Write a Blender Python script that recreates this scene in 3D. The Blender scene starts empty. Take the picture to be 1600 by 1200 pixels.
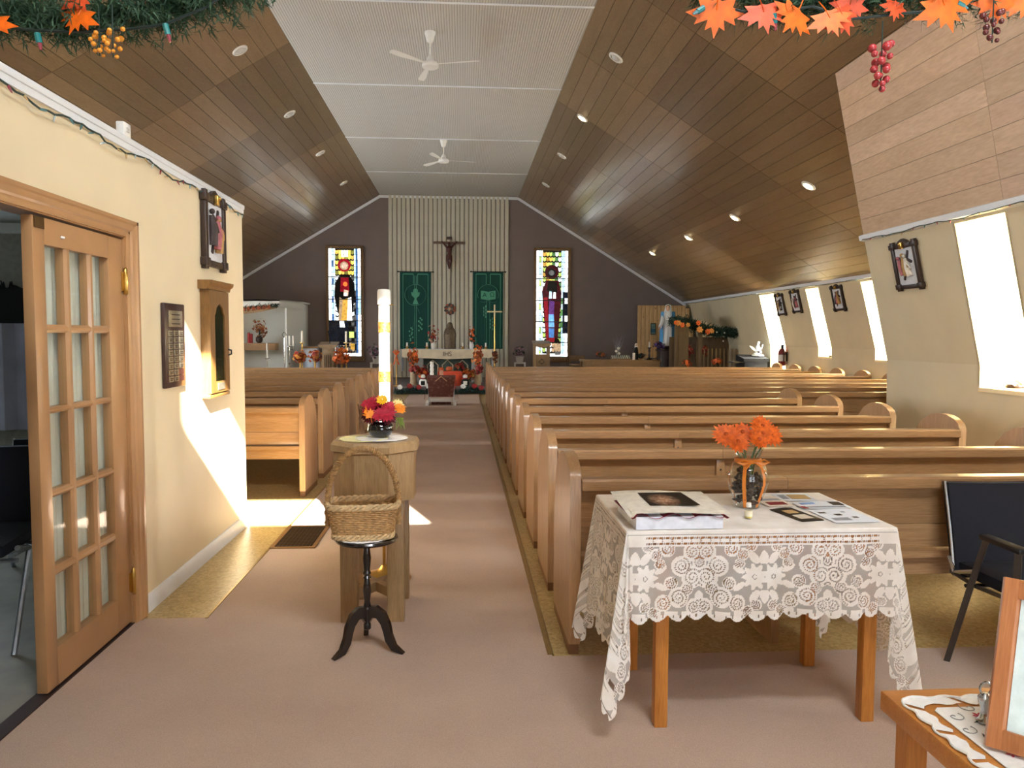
import bpy, bmesh, math, random
import numpy as np
from mathutils import Matrix, Vector
random.seed(7); np.random.seed(7)
sc = bpy.context.scene
COL = sc.collection
PI = math.pi
R = math.radians

# ------------------------------------------------------------------ camera
FPX, YAW, PITCH, ROLL, CAMH = 1200.0, .0642, .0632, .0047, 1.4325
_fw = Vector((math.sin(YAW)*math.cos(PITCH), math.cos(YAW)*math.cos(PITCH), -math.sin(PITCH)))
_r = Vector((math.cos(YAW), -math.sin(YAW), 0)); _u = _r.cross(_fw)
_r2 = _r*math.cos(ROLL)+_u*math.sin(ROLL); _u2 = _r2.cross(_fw)
cam_data = bpy.data.cameras.new('camera'); cam = bpy.data.objects.new('camera', cam_data); COL.objects.link(cam)
cam_data.sensor_width = 36; cam_data.lens = 36*FPX/1600; cam_data.clip_start = .05; cam_data.clip_end = 200
cam.matrix_world = Matrix(((_r2.x, _u2.x, -_fw.x, 0), (_r2.y, _u2.y, -_fw.y, 0), (_r2.z, _u2.z, -_fw.z, CAMH), (0, 0, 0, 1)))
sc.camera = cam
# a point of the photograph at a known depth, height or side
def at(x, y, Y=None, X=None, Z=None):
    d = _fw+_r2*((x-800)/FPX)-_u2*((y-600)/FPX)
    t = Y/d.y if Y is not None else X/d.x if X is not None else (Z-CAMH)/d.z
    return Vector((0, 0, CAMH))+d*t

# ------------------------------------------------------------------ world, sun, daylight at the windows, exposure
w = bpy.data.worlds.new('world'); sc.world = w; w.use_nodes = True
bg = w.node_tree.nodes['Background']; bg.inputs[0].default_value = (.80, .90, 1, 1); bg.inputs[1].default_value = 5.0
SUN = Vector((-.35, 1, -.72)).normalized()
sl = bpy.data.lights.new('sun', 'SUN'); sl.energy = 95; sl.angle = R(.6); sl.color = (1, .95, .86)
so = bpy.data.objects.new('sun', sl); COL.objects.link(so); so.rotation_euler = SUN.to_track_quat('-Z', 'Y').to_euler(); so.location = (2, -6, 9)
def daylight(name, loc, direction, sx, sy, power, color=(.92, .96, 1)):
    l = bpy.data.lights.new(name, 'AREA'); l.shape = 'RECTANGLE'; l.size = sx; l.size_y = sy; l.energy = power; l.color = color
    o = bpy.data.objects.new(name, l); COL.objects.link(o); o.location = loc
    o.rotation_euler = Vector(direction).to_track_quat('-Z', 'Z').to_euler()
    return o
daylight('daylight_added_doors', (1.35, -.62, 1.55), (0, 1, 0), 1.9, 2.3, 10)  # added light at the unseen doors behind the camera
daylight('daylight_added_gable', (1.06, -.62, 4.88), (0, 1, -.05), 1.8, .7, 260)  # added light at the unseen gable window
for k, (xo, y0, y1, z0, z1, p) in enumerate(((5.32, 5.85, 6.48, .99, 2.42, 220), (5.32, 3.9, 4.53, .99, 2.42, 130), (5.32, 1.6, 2.23, .99, 2.42, 50),  # includes the unseen entry windows added for light
        (7.85, 16.4, 17.23, .55, 2.36, 460), (7.85, 14.3, 14.85, 1.04, 2.36, 420), (7.85, 12.1, 12.74, 1.04, 2.36, 420), (7.85, 9.7, 10.4, 1.04, 2.36, 420))):
    daylight('daylight_side_window', (xo, (y0+y1)/2, (z0+z1)/2), (-1, 0, -.05), y1-y0-.05, z1-z0-.1, p)
for y in (9.9, 12.6, 15.3, 18.0): daylight('daylight_added_left', (-7.78, y, 1.65), (1, 0, -.05), .9, 1.2, 210)  # added lights at unseen windows, brighten the far nave
daylight('daylight_cry_room_window', (-4.4, 5.55, 1.35), (0, -1, 0), 1.2, 1.0, 45, (.7, .85, 1))
sc.view_settings.view_transform = 'Standard'; sc.view_settings.look = 'None'
sc.view_settings.gamma = 1; sc.view_settings.use_curve_mapping = False
sc.view_settings.exposure = .3
sc.cycles.use_denoising = True
sc.cycles.max_bounces = 10; sc.cycles.diffuse_bounces = 6; sc.cycles.transparent_max_bounces = 16
sc.cycles.caustics_reflective = False; sc.cycles.caustics_refractive = False
sc.cycles.sample_clamp_indirect = 25

# ------------------------------------------------------------------ mesh helpers
class MB:
    def __init__(s): s.v = []; s.f = []
    def add(s, vs, fs, M=None):
        n = len(s.v)
        s.v += [tuple(M @ Vector(p)) for p in vs] if M is not None else [tuple(p) for p in vs]
        s.f += [tuple(i+n for i in f) for f in fs]; return s
    def box(s, x0, x1, y0, y1, z0, z1, b=0, M=None):
        if b <= 0:
            return s.add([(x0,y0,z0),(x1,y0,z0),(x1,y1,z0),(x0,y1,z0),(x0,y0,z1),(x1,y0,z1),(x1,y1,z1),(x0,y1,z1)],
                         [(0,3,2,1),(4,5,6,7),(0,1,5,4),(1,2,6,5),(2,3,7,6),(3,0,4,7)], M)
        bm = bmesh.new(); bmesh.ops.create_cube(bm, size=1)
        for v in bm.verts: v.co = Vector(((x0+x1)/2+v.co.x*(x1-x0), (y0+y1)/2+v.co.y*(y1-y0), (z0+z1)/2+v.co.z*(z1-z0)))
        bmesh.ops.bevel(bm, geom=bm.edges[:], offset=b, segments=2, profile=.5, affect='EDGES')
        bm.verts.index_update()
        s.add([v.co for v in bm.verts], [[v.index for v in f.verts] for f in bm.faces], M); bm.free(); return s
    def prism(s, poly, axis, a, b, M=None):
        n = len(poly)
        def P(p, t): return (t, p[0], p[1]) if axis == 'x' else (p[0], t, p[1]) if axis == 'y' else (p[0], p[1], t)
        return s.add([P(p, a) for p in poly]+[P(p, b) for p in poly],
                     [tuple(range(n))[::-1], tuple(range(n, 2*n))]+[(i, (i+1) % n, n+(i+1) % n, n+i) for i in range(n)], M)
    def lathe(s, prof, n=24, c=(0,0,0), sx=1, sy=1, M=None, fold=None):
        vs = []; fs = []
        for k, (r, z) in enumerate(prof):
            for i in range(n):
                a = 2*PI*i/n; q = r*(1+(fold(a, k/(len(prof)-1)) if fold else 0))
                vs.append((c[0]+q*math.cos(a)*sx, c[1]+q*math.sin(a)*sy, c[2]+z))
        for k in range(len(prof)-1):
            for i in range(n):
                j = (i+1) % n; fs.append((k*n+i, k*n+j, (k+1)*n+j, (k+1)*n+i))
        if prof[0][0] > 1e-5: fs.append(tuple(range(n))[::-1])
        if prof[-1][0] > 1e-5: fs.append(tuple(range((len(prof)-1)*n, len(prof)*n)))
        return s.add(vs, fs, M)
    def tube(s, pts, r, n=8, closed=False, M=None, flat=1.0):
        pts = [Vector(p) for p in pts]; m = len(pts); rs = r if isinstance(r, (list, tuple)) else [r]*m
        vs = []; up = None
        for i, p in enumerate(pts):
            t = (pts[(i+1) % m]-pts[i-1]) if closed else pts[min(i+1, m-1)]-pts[max(i-1, 0)]
            if t.length < 1e-9: t = Vector((0,0,1))
            t.normalize()
            if up is None: up = Vector((0,0,1)) if abs(t.z) < .9 else Vector((1,0,0))
            a = t.cross(up)
            if a.length < 1e-6: a = t.orthogonal()
            a.normalize(); up = a.cross(t).normalized()
            for k in range(n):
                g = 2*PI*k/n; vs.append(p+a*(math.cos(g)*rs[i])+up*(math.sin(g)*rs[i]*flat))
        fs = []
        for i in range(m if closed else m-1):
            j = (i+1) % m
            for k in range(n): fs.append((i*n+k, i*n+(k+1) % n, j*n+(k+1) % n, j*n+k))
        if not closed: fs += [tuple(range(n))[::-1], tuple(range((m-1)*n, m*n))]
        return s.add(vs, fs, M)
    def ball(s, c, r, n=12, m=8, M=None):
        r = r if isinstance(r, (list, tuple)) else (r, r, r)
        vs = [(c[0], c[1], c[2]-r[2])]; fs = []
        for j in range(1, m):
            t = -PI/2+PI*j/m
            for i in range(n):
                a = 2*PI*i/n; vs.append((c[0]+r[0]*math.cos(t)*math.cos(a), c[1]+r[1]*math.cos(t)*math.sin(a), c[2]+r[2]*math.sin(t)))
        vs.append((c[0], c[1], c[2]+r[2])); L = len(vs)-1
        for i in range(n):
            j = (i+1) % n; fs.append((0, 1+j, 1+i)); fs.append((L, 1+(m-2)*n+i, 1+(m-2)*n+j))
            for k in range(m-2): fs.append((1+k*n+i, 1+k*n+j, 1+(k+1)*n+j, 1+(k+1)*n+i))
        return s.add(vs, fs, M)
    def sheet(s, P, nu, nv, th=0):
        vs = [P(i/nu, j/nv) for j in range(nv+1) for i in range(nu+1)]
        fs = [(j*(nu+1)+i, j*(nu+1)+i+1, (j+1)*(nu+1)+i+1, (j+1)*(nu+1)+i) for j in range(nv) for i in range(nu)]
        return s.add(vs, fs)
    def mesh(s, name, mat, smooth=True, ang=35):
        me = bpy.data.meshes.new(name); me.from_pydata(s.v, [], s.f)
        if mat is not None: me.materials.append(mat)
        if smooth and len(s.f): me.shade_smooth(); me.set_sharp_from_angle(angle=R(ang))
        return me
def link(name, me, parent=None, loc=(0,0,0), rot=None):
    o = bpy.data.objects.new(name, me); COL.objects.link(o); o.location = loc
    if rot is not None: o.rotation_euler = rot
    if parent is not None: o.parent = parent
    return o
def obj(name, mb, mat, parent=None, loc=(0,0,0), rot=None, smooth=True, ang=35):
    return link(name, mb.mesh(name, mat, smooth, ang), parent, loc, rot)
def tag(o, label=None, cat=None, group=None, kind=None):
    if label: o['label'] = label
    if cat: o['category'] = cat
    if group: o['group'] = group
    if kind: o['kind'] = kind
    return o
def thing(name, label, cat, loc=(0,0,0), rot=(0,0,0), group=None):
    o = bpy.data.objects.new(name, None); COL.objects.link(o); o.location = loc; o.rotation_euler = rot; o.empty_display_size = .1
    return tag(o, label, cat, group)
def struct(name, mb, mat, parent=None, label=None, **k):
    o = obj(name, mb, mat, parent, **k)
    if parent is None: o['kind'] = 'structure'
    if label: o['label'] = label
    return o
def sgroup(name, label=None):
    o = bpy.data.objects.new(name, None); COL.objects.link(o); o['kind'] = 'structure'
    if label: o['label'] = label
    return o
def dup(root, loc=None, rot=None, label=None):
    r = root.copy(); COL.objects.link(r)
    if loc is not None: r.location = loc
    if rot is not None: r.rotation_euler = rot
    if label: r['label'] = label
    for ch in list(root.children):
        c = ch.copy(); COL.objects.link(c); c.parent = r
        for g in list(ch.children):
            d = g.copy(); COL.objects.link(d); d.parent = c
    return r

# ------------------------------------------------------------------ materials
def lin(c):
    f = lambda u: u/12.92 if u <= .04045 else ((u+.055)/1.055)**2.4
    return tuple(f(v/255) for v in c)
class NT:
    def __init__(s, name):
        s.m = bpy.data.materials.new(name); s.m.use_nodes = True; s.t = s.m.node_tree; s.b = s.t.nodes['Principled BSDF']; s.out = s.t.nodes['Material Output']
    def n(s, ty, ins=None, **k):
        nd = s.t.nodes.new(ty)
        for a, v in k.items(): setattr(nd, a, v)
        for a, v in (ins or {}).items():
            if isinstance(v, bpy.types.NodeSocket): s.t.links.new(v, nd.inputs[a])
            else: nd.inputs[a].default_value = v
        return nd
    def l(s, a, b): s.t.links.new(a, b)
    def ramp(s, fac, stops):
        nd = s.n('ShaderNodeValToRGB', {'Fac': fac}); e = nd.color_ramp.elements
        while len(e) < len(stops): e.new(.5)
        for q, (p, c) in zip(e, stops): q.position = p; q.color = (*c, 1)
        return nd.outputs[0]
    def mix(s, fac, a, b, bt='MIX'):
        nd = s.n('ShaderNodeMix', data_type='RGBA', blend_type=bt)
        for k, v in ((0, fac), (6, a), (7, b)):
            if isinstance(v, bpy.types.NodeSocket): s.l(v, nd.inputs[k])
            else: nd.inputs[k].default_value = v if k == 0 else (*v, 1) if len(v) == 3 else v
        return nd.outputs[2]
    def bump(s, h, st=.2, d=.01):
        nd = s.n('ShaderNodeBump', {'Height': h, 'Strength': st, 'Distance': d}); s.l(nd.outputs[0], s.b.inputs['Normal'])
def plain(name, rgb, rough=.6, metal=0, noise=.12, nscale=30, bump=0, coat=0, spec=.5, **k):
    N = NT(name); c = lin(rgb); N.b.inputs['Roughness'].default_value = rough; N.b.inputs['Metallic'].default_value = metal
    N.b.inputs['Specular IOR Level'].default_value = spec
    if coat: N.b.inputs['Coat Weight'].default_value = coat; N.b.inputs['Coat Roughness'].default_value = .08
    tc = N.n('ShaderNodeTexCoord'); nz = N.n('ShaderNodeTexNoise', {'Vector': tc.outputs['Object'], 'Scale': nscale, 'Detail': 4})
    N.l(N.ramp(nz.outputs['Fac'], [(.3, tuple(v*(1-noise) for v in c)), (.7, tuple(min(1, v*(1+noise)) for v in c))]), N.b.inputs['Base Color'])
    if bump: N.bump(nz.outputs['Fac'], bump)
    return N.m
def wood(name, c1, c2, axis='x', sc_=6, stretch=14, rough=.4, objcol=False, coat=0, bump=.08, vary=.12, spec=.5):
    N = NT(name); a, b = lin(c1), lin(c2)
    tc = N.n('ShaderNodeTexCoord'); oi = N.n('ShaderNodeObjectInfo')
    S = {'x': (1, stretch, stretch), 'y': (stretch, 1, stretch), 'z': (stretch, stretch, 1)}[axis]
    off = N.n('ShaderNodeVectorMath', {0: tc.outputs['Object']}, operation='ADD')
    sv = N.n('ShaderNodeMath', {0: oi.outputs['Random'], 1: 17.0}, operation='MULTIPLY'); N.l(sv.outputs[0], off.inputs[1])
    mp = N.n('ShaderNodeMapping', {'Vector': off.outputs[0], 'Scale': S})
    nz = N.n('ShaderNodeTexNoise', {'Vector': mp.outputs[0], 'Scale': sc_*.35, 'Detail': 6, 'Roughness': .65, 'Distortion': .6})
    fine = N.n('ShaderNodeTexNoise', {'Vector': mp.outputs[0], 'Scale': sc_*2.5, 'Detail': 3})
    m = N.n('ShaderNodeMath', {0: nz.outputs['Fac'], 1: fine.outputs['Fac']}, operation='ADD')
    m2 = N.n('ShaderNodeMath', {0: m.outputs[0], 1: .5}, operation='MULTIPLY')
    col = N.ramp(m2.outputs[0], [(.30, a), (.5, tuple((p+q)/2 for p, q in zip(a, b))), (.70, b)])
    if objcol: col = N.mix(1.0, col, oi.outputs['Color'], 'MULTIPLY')
    else:
        v = N.n('ShaderNodeMapRange', {'Value': oi.outputs['Random'], 'To Min': 1-vary, 'To Max': 1+vary})
        hs = N.n('ShaderNodeHueSaturation', {'Color': col, 'Value': v.outputs[0]}); col = hs.outputs[0]
    N.l(col, N.b.inputs['Base Color']); N.b.inputs['Roughness'].default_value = rough
    N.b.inputs['Specular IOR Level'].default_value = spec
    if coat: N.b.inputs['Coat Weight'].default_value = coat; N.b.inputs['Coat Roughness'].default_value = .15
    if bump: N.bump(m2.outputs[0], bump, .004)
    return N.m
def glow(name, rgb, strength):
    N = NT(name); c = lin(rgb); N.b.inputs['Base Color'].default_value = (*c, 1)
    N.b.inputs['Emission Color'].default_value = (*c, 1); N.b.inputs['Emission Strength'].default_value = strength; N.b.inputs['Roughness'].default_value = .2
    return N.m
def sheer(name, rgb, alpha, trans=.5):
    N = NT(name); c = (*lin(rgb), 1)
    d = N.n('ShaderNodeBsdfDiffuse', {'Color': c}); t = N.n('ShaderNodeBsdfTranslucent', {'Color': c}); p = N.n('ShaderNodeBsdfTransparent')
    a = N.n('ShaderNodeMixShader', {0: trans, 1: d.outputs[0], 2: t.outputs[0]}); b = N.n('ShaderNodeMixShader', {0: alpha, 1: p.outputs[0], 2: a.outputs[0]})
    N.l(b.outputs[0], N.out.inputs[0]); return N.m
def glass(name, tint=(1,1,1), refl=.08, alpha=0.0):
    N = NT(name)
    p = N.n('ShaderNodeBsdfTransparent', {'Color': (*tint, 1)}); g = N.n('ShaderNodeBsdfGlossy', {'Color': (1,1,1,1), 'Roughness': .02})
    lw = N.n('ShaderNodeLayerWeight', {'Blend': .5}); pw_ = N.n('ShaderNodeMath', {0: lw.outputs['Facing'], 1: 5.0}, operation='POWER'); mr = N.n('ShaderNodeMapRange', {'Value': pw_.outputs[0], 'To Min': refl*.5, 'To Max': .5})
    x = N.n('ShaderNodeMixShader', {0: mr.outputs[0], 1: p.outputs[0], 2: g.outputs[0]}); N.l(x.outputs[0], N.out.inputs[0]); return N.m

OAKX = wood('oak_rail', (142,106,70), (188,150,108), 'x', 5, 16, .32, coat=.25)
OAKY = wood('oak_end', (158,118,78), (198,158,114), 'z', 5, 14, .32, coat=.3)
OAKZ = wood('oak_font', (134,106,72), (176,146,104), 'z', 7, 14, .4)
PLANK = wood('ceiling_plank', (120,97,70), (152,127,96), 'y', 5, 7, .30, objcol=True, bump=.05, coat=.35, spec=.6)
DOORW = plain('painted_door_brown', (176,134,92), .38, noise=.05, nscale=8, coat=.2)
CREAM = plain('cream_wall', (224,209,176), .55, noise=.03, nscale=3, bump=.01)
BEIGE = plain('beige_wall', (208,196,164), .6, noise=.04, nscale=3)
TAUPE = plain('taupe_wall', (120,107,102), .65, noise=.05, nscale=2)
WHITE = plain('white_paint', (232,230,224), .45, noise=.02)
WTRIM = plain('white_trim', (226,230,234), .4, noise=.02)
DARKW = wood('dark_walnut', (36,24,18), (62,42,30), 'z', 8, 10, .4)
BLACKW = plain('black_lacquer', (22,16,18), .22, noise=.2, coat=.6)
BRASS = plain('brass', (206,168,92), .28, 1, .06)
GOLDP = plain('gold_band', (150,112,52), .4, .7, .4, 60, bump=.5)
CHROME = plain('chrome', (190,192,196), .18, 1, .03)
DKMET = plain('dark_steel', (92,90,88), .3, .9, .05)
PINE = wood('pine_table', (168,102,40), (208,142,66), 'z', 6, 12, .4)
PINEX = wood('pine_top', (186,118,52), (216,150,78), 'x', 6, 12, .35)
RED = plain('red_leaf', (150,34,36), .6, noise=.25); ORANGE = plain('orange_leaf', (214,98,34), .6, noise=.3); RUST = plain('rust_leaf', (150,74,34), .7, noise=.3)
GREEN = plain('pine_green', (44,74,48), .7, noise=.4, nscale=60); DKGREEN = plain('dark_green', (26,50,40), .7, noise=.4)
WAX = plain('wax_white', (240,236,226), .4, noise=.02)
NAVY = plain('navy_fabric', (11,14,28), .85, noise=.25, nscale=200)
STEELB = plain('wire_black', (24,30,30), .6)

# ================================================================== THE BUILDING
CR, CL, HC, SL = 1.64, -2.435, 5.53, .609          # flat ceiling edges, its height, roof pitch
TH = math.atan(SL)
def roof_z(x): return HC-SL*(x-CR) if x > CR else HC-SL*(CL-x) if x < CL else HC
YC = 7.96                                           # where the narrow entry bay opens into the nave
# floor
N = NT('vinyl_floor'); tc = N.n('ShaderNodeTexCoord')
v = N.n('ShaderNodeTexVoronoi', {'Vector': tc.outputs['Object'], 'Scale': 70}); nz = N.n('ShaderNodeTexNoise', {'Vector': tc.outputs['Object'], 'Scale': 25, 'Detail': 5})
N.l(N.mix(nz.outputs['Fac'], N.ramp(v.outputs['Color'], [(.2, lin((150,124,72))), (.8, lin((206,184,128)))]), lin((178,152,98))), N.b.inputs['Base Color'])
N.b.inputs['Roughness'].default_value = .35; VINYL = N.m
struct('floor', MB().box(-8, 7.9, -.6, 23.1, -.1, 0), VINYL, label='speckled yellow vinyl floor under the pews')
N = NT('carpet_mauve'); tc = N.n('ShaderNodeTexCoord')
n1 = N.n('ShaderNodeTexNoise', {'Vector': tc.outputs['Object'], 'Scale': 1.6, 'Detail': 4}); n2 = N.n('ShaderNodeTexNoise', {'Vector': tc.outputs['Object'], 'Scale': 420, 'Detail': 2})
c1 = N.ramp(n1.outputs['Fac'], [(.3, lin((184,161,146))), (.7, lin((203,181,164)))])
N.l(N.mix(.35, c1, N.ramp(n2.outputs['Fac'], [(.3, lin((152,130,117))), (.7, lin((220,198,181)))])), N.b.inputs['Base Color'])
N.b.inputs['Roughness'].default_value = 1; N.b.inputs['Specular IOR Level'].default_value = .1; N.bump(n2.outputs['Fac'], .5, .006); CARPET = N.m
cp = thing('carpet', 'dusty mauve carpet covering the centre aisle and entry', 'carpet')
obj('entry_section', MB().prism([(-1.62,-.5),(4.56,-.5),(4.56,3.322),(.40,3.322),(-1.29,3.322),(-1.29,3.88),(-1.62,3.88)], 'z', 0, .006), CARPET, cp)
obj('aisle_section', MB().box(-1.29, .40, 3.322, 18.6, 0, .006), CARPET, cp)
for x0, x1, y0, y1 in ((.375,.41,3.34,18.6), (-1.30,-1.275,3.87,18.6)):
    tag(obj('edge_strip', MB().prism([(x0,0),(x1,0),(x1-.006,.009),(x0+.006,.009)], 'y', y0, y1), plain('strip_brass', (150,124,70), .35, .6), cp), 'brass carpet edging strip')
# ceilings
PL = MB().box(-.0972, .0972, -1.171, 1.171, -.006, .006).mesh('plank', PLANK)
BACK = plain('plank_gap', (40,28,18), .9)
def slope(name, side, rows, label):
    x0 = CR if side > 0 else CL; L = rows*.2
    e = Vector((side*math.cos(TH), 0, -math.sin(TH))); nrm = Vector((side*math.sin(TH), 0, math.cos(TH)))
    p = [Vector((x0, 0, HC)), Vector((x0, 0, HC))+e*L]
    bk = MB()
    for ya, yb, LL in (((-.6, YC, 14*.2), (YC, 23.1, L)) if side > 0 else ((-.6, 23.1, L),)):
        a, b = Vector((x0, 0, HC)), Vector((x0, 0, HC))+e*LL
        bk.prism([(q.x, q.z) for q in (a+nrm*.012, b+nrm*.012, b+nrm*.1, a+nrm*.1)], 'y', ya, yb)
    root = struct(name, bk, BACK, label=label)
    tone = {}
    for r in range(rows):
        for c in range(10):
            y = -.5+2.35*(c+.5)
            if side > 0 and y < YC-.3 and r > 13: continue
            k = (r//6, c)
            if k not in tone: tone[k] = random.uniform(.68, 1.08)
            o = link('plank', PL, root, Vector((x0, y, HC))+e*(.2*(r+.5))+nrm*.004, (0, side*TH, 0))
            t = tone[k]*random.uniform(.92, 1.08); o.color = (t, t*random.uniform(.96, 1), t*random.uniform(.92, 1), 1)
slope('ceiling_right', 1, 30, 'dark varnished plank ceiling slope above the window wall')
slope('ceiling_left', -1, 30, 'dark varnished plank ceiling slope above the cream partition wall')
N = NT('beadboard'); tc = N.n('ShaderNodeTexCoord'); mp = N.n('ShaderNodeMapping', {'Vector': tc.outputs['Object'], 'Scale': (9, 1, 1)})
wv = N.n('ShaderNodeTexWave', {'Vector': mp.outputs[0], 'Scale': .32*3.14159}, wave_type='BANDS', bands_direction='X', wave_profile='SIN')
N.l(N.ramp(wv.outputs['Fac'], [(.04, lin((152,150,143))), (.18, lin((198,195,188)))]), N.b.inputs['Base Color']); N.b.inputs['Roughness'].default_value = .5; N.bump(wv.outputs['Fac'], .4, .01); BEAD = N.m
ce = struct('ceiling', MB().box(CL-.05, CR+.05, -.6, 23.1, HC+.02, HC+.12), WHITE, label='pale beadboard ceiling strip along the ridge')
ys = [-.5, 3.4, 6.6, 9.79, 12.99, 16.43, 19.79, 23]
for a, b in zip(ys, ys[1:]): obj('panel', MB().box(CL, CR, a+.004, b-.004, HC, HC+.018), BEAD, ce)
for a in ys[1:-1]: obj('batten', MB().box(CL, CR, a-.02, a+.02, HC-.012, HC, b=.003), WTRIM, ce)
# far gable wall
LE = (-7.56, 2.4); RE = (6.95, roof_z(6.95))
far = [(-7.7,0),(7.3,0),(7.3,2.2),RE,(CR,HC+.05),(CL,HC+.05),LE,(-7.7,2.2)]
wf = struct('wall_far', MB().prism(far, 'y', 23, 23.12), TAUPE, label='taupe painted gable wall behind the altar')
RIB = plain('ribbed_panel', (196,192,176), .6, noise=.08, nscale=2)
obj('panel_backing', MB().box(-2.19, 1.37, 22.975, 23, 0, 5.52), plain('panel_shadow', (120,116,104), .7), wf)
bw = (1.37+2.19)/27
rb = MB().prism([(-bw/2+.012,0),(-bw/2+.03,-.022),(bw/2-.03,-.022),(bw/2-.012,0)], 'z', 0, 5.52).mesh('board', RIB)
for i in range(27): link('board', rb, wf, (-2.19+bw*(i+.5), 22.975, 0))
# trims along the gable
tr = MB()
for a, b in (((CL,HC-.02),(-7.5,roof_z(-7.5)-.02)), ((CR,HC-.02),(6.8,roof_z(6.8)-.02)), ((CL,HC-.02),(CR,HC-.02))):
    d = Vector((b[0]-a[0], 0, b[1]-a[1])).normalized(); q = Vector((-d.z, 0, d.x)); q = q if q.z > 0 else -q
    tr.prism([(a[0],a[1]),(b[0],b[1]),(b[0]-q.x*.07,b[1]-q.z*.07),(a[0]-q.x*.07,a[1]-q.z*.07)], 'y', 22.955, 23)
struct('trim_1', tr, WTRIM, label='pale trim where gable meets ceiling')
# side walls: slanted above a knee, recessed windows
def side_wall(name, prof, y0, y1, wins, mat, xo, label):
    (xt, zt), (xk, zk), (xb, zb) = prof
    out = [(xb+.15,0),(xk+.15,zk),(xt+.15,zt)]
    def xin(z): return xt+(xk-xt)*(zt-z)/(zt-zk) if z > zk else xk+(xb-xk)*(zk-z)/zk
    m = MB(); ys = y0
    full = [(xt,zt),(xk,zk),(xb,0),(xb+.15,0),(xk+.15,zk),(xt+.15,zt)]
    for (a, b, zs, zh) in sorted(wins):
        m.prism(full, 'y', ys, a)
        low = [(xin(zs),zs)]+([(xk,zk)] if zs > zk else [])+[(xb,0),(xb+.15,0),(xin(zs)+.15,zs)]
        m.prism(low, 'y', a, b); m.prism([(xt,zt),(xin(zh),zh),(xin(zh)+.15,zh),(xt+.15,zt)], 'y', a, b)
        ys = b
    m.prism(full, 'y', ys, y1)
    root = struct(name, m, mat, label=label, smooth=False)
    for (a, b, zs, zh) in sorted(wins):
        side = [(xin(zs),zs)]+([(xk,zk)] if zs < zk else [])+[(xin(zh),zh),(xo,zh),(xo,zs)]
        rv = MB().prism(side, 'y', a-.02, a+.005).prism(side, 'y', b-.005, b+.02)
        rv.box(xin(zs)-.01, xo, a+.004, b-.004, zs-.03, zs+.004).box(xin(zh), xo, a+.004, b-.004, zh-.004, zh+.02)
        tag(obj('window_reveal', rv, REVEAL, root, smooth=False), 'cream painted window recess')
        WIN.append((xo, a, b, zs, zh))
    return root
REVEAL = plain('reveal_paint', (236,220,176), .5, noise=.02)
WIN = []
GL = glass('window_glass')
side_wall('wall_right', ((4.24,2.479),(4.54,1.192),(4.565,0)), -.55, YC, [(1.6,2.23,.99,2.42),(3.9,4.53,.99,2.42),(5.85,6.48,.99,2.42)], BEIGE, 5.25, 'beige knee wall beside the entry pews')  # the windows nearest the camera are unseen, added for light
side_wall('wall_nave_right', ((6.73,2.43),(7.05,1.22),(7.07,0)), YC, 23.05, [(9.7,10.4,1.04,2.37),(12.1,12.74,1.04,2.37),(14.3,14.85,1.04,2.37),(16.4,17.23,.55,2.37)], BEIGE, 7.78, 'beige nave wall with four recessed windows')
for i, (xo, a, b, zs, zh) in enumerate(WIN):
    f = MB().box(xo, xo+.05, a-.02, b+.02, zs-.02, zs+.04).box(xo, xo+.05, a-.02, b+.02, zh-.04, zh+.02).box(xo, xo+.05, a-.02, a+.03, zs, zh).box(xo, xo+.05, b-.03, b+.02, zs, zh).box(xo+.01, xo+.04, a, b, (zs+zh)/2-.015, (zs+zh)/2+.015)
    wr = sgroup('window_%d' % (i+3), 'daylit side window')
    obj('window_frame', f, WHITE, wr); obj('pane', MB().box(xo+.02, xo+.024, a+.03, b-.03, zs+.04, zh-.04), GL, wr)
struct('wall_bay_end', MB().prism([(4.6,0),(4.56,1.192),(4.26,2.479),(3.9,4.15),(4.2,4.6),(7.0,2.6),(7.3,0)], 'y', YC-.1, YC), BEIGE, label='return wall where entry bay widens into nave')
# steep plank panel above the near trim
e = Vector((4.24-3.872, 0, 2.479-4.171)); Ls = e.length; e.normalize(); nr = Vector((-e.z, 0, e.x))
a = Vector((3.872, 0, 4.171)); b = a+e*Ls
bk = MB().prism([(q.x, q.z) for q in (a+nr*.012, b+nr*.012, b+nr*.15, a+nr*.15)], 'y', -.6, YC)
st = struct('ceiling_near_panel', bk, BACK, label='steep lighter plank panel above the beige knee wall')
PLANKL = wood('light_plank', (190,158,126), (222,194,164), 'y', 4, 5, .4, objcol=True, bump=.03)
pw = Ls/9
pl = MB().box(-pw/2+.0015, pw/2-.0015, -1.056, 1.056, -.006, .006).mesh('plank', PLANKL)
for r in range(9):
    for c in range(4):
        o = link('plank', pl, st, a+e*(pw*(r+.5))+nr*.004+Vector((0, -.5+2.115*(c+.5), 0)), (0, math.atan2(-e.z, e.x), 0))
        t = random.uniform(.84, 1.06); o.color = (t, t*random.uniform(.96, 1), t*random.uniform(.92, 1), 1)
struct('trim_2', MB().prism([(4.19,2.50),(4.25,2.52),(4.25,2.44),(4.20,2.45)], 'y', -.5, YC+.02), WTRIM, label='white trim below the steep plank panel')
struct('trim_3', MB().prism([(6.66,2.47),(6.76,2.50),(6.76,2.40),(6.68,2.41)], 'y', YC, 23), WTRIM, label='white trim along the nave window wall')
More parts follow.
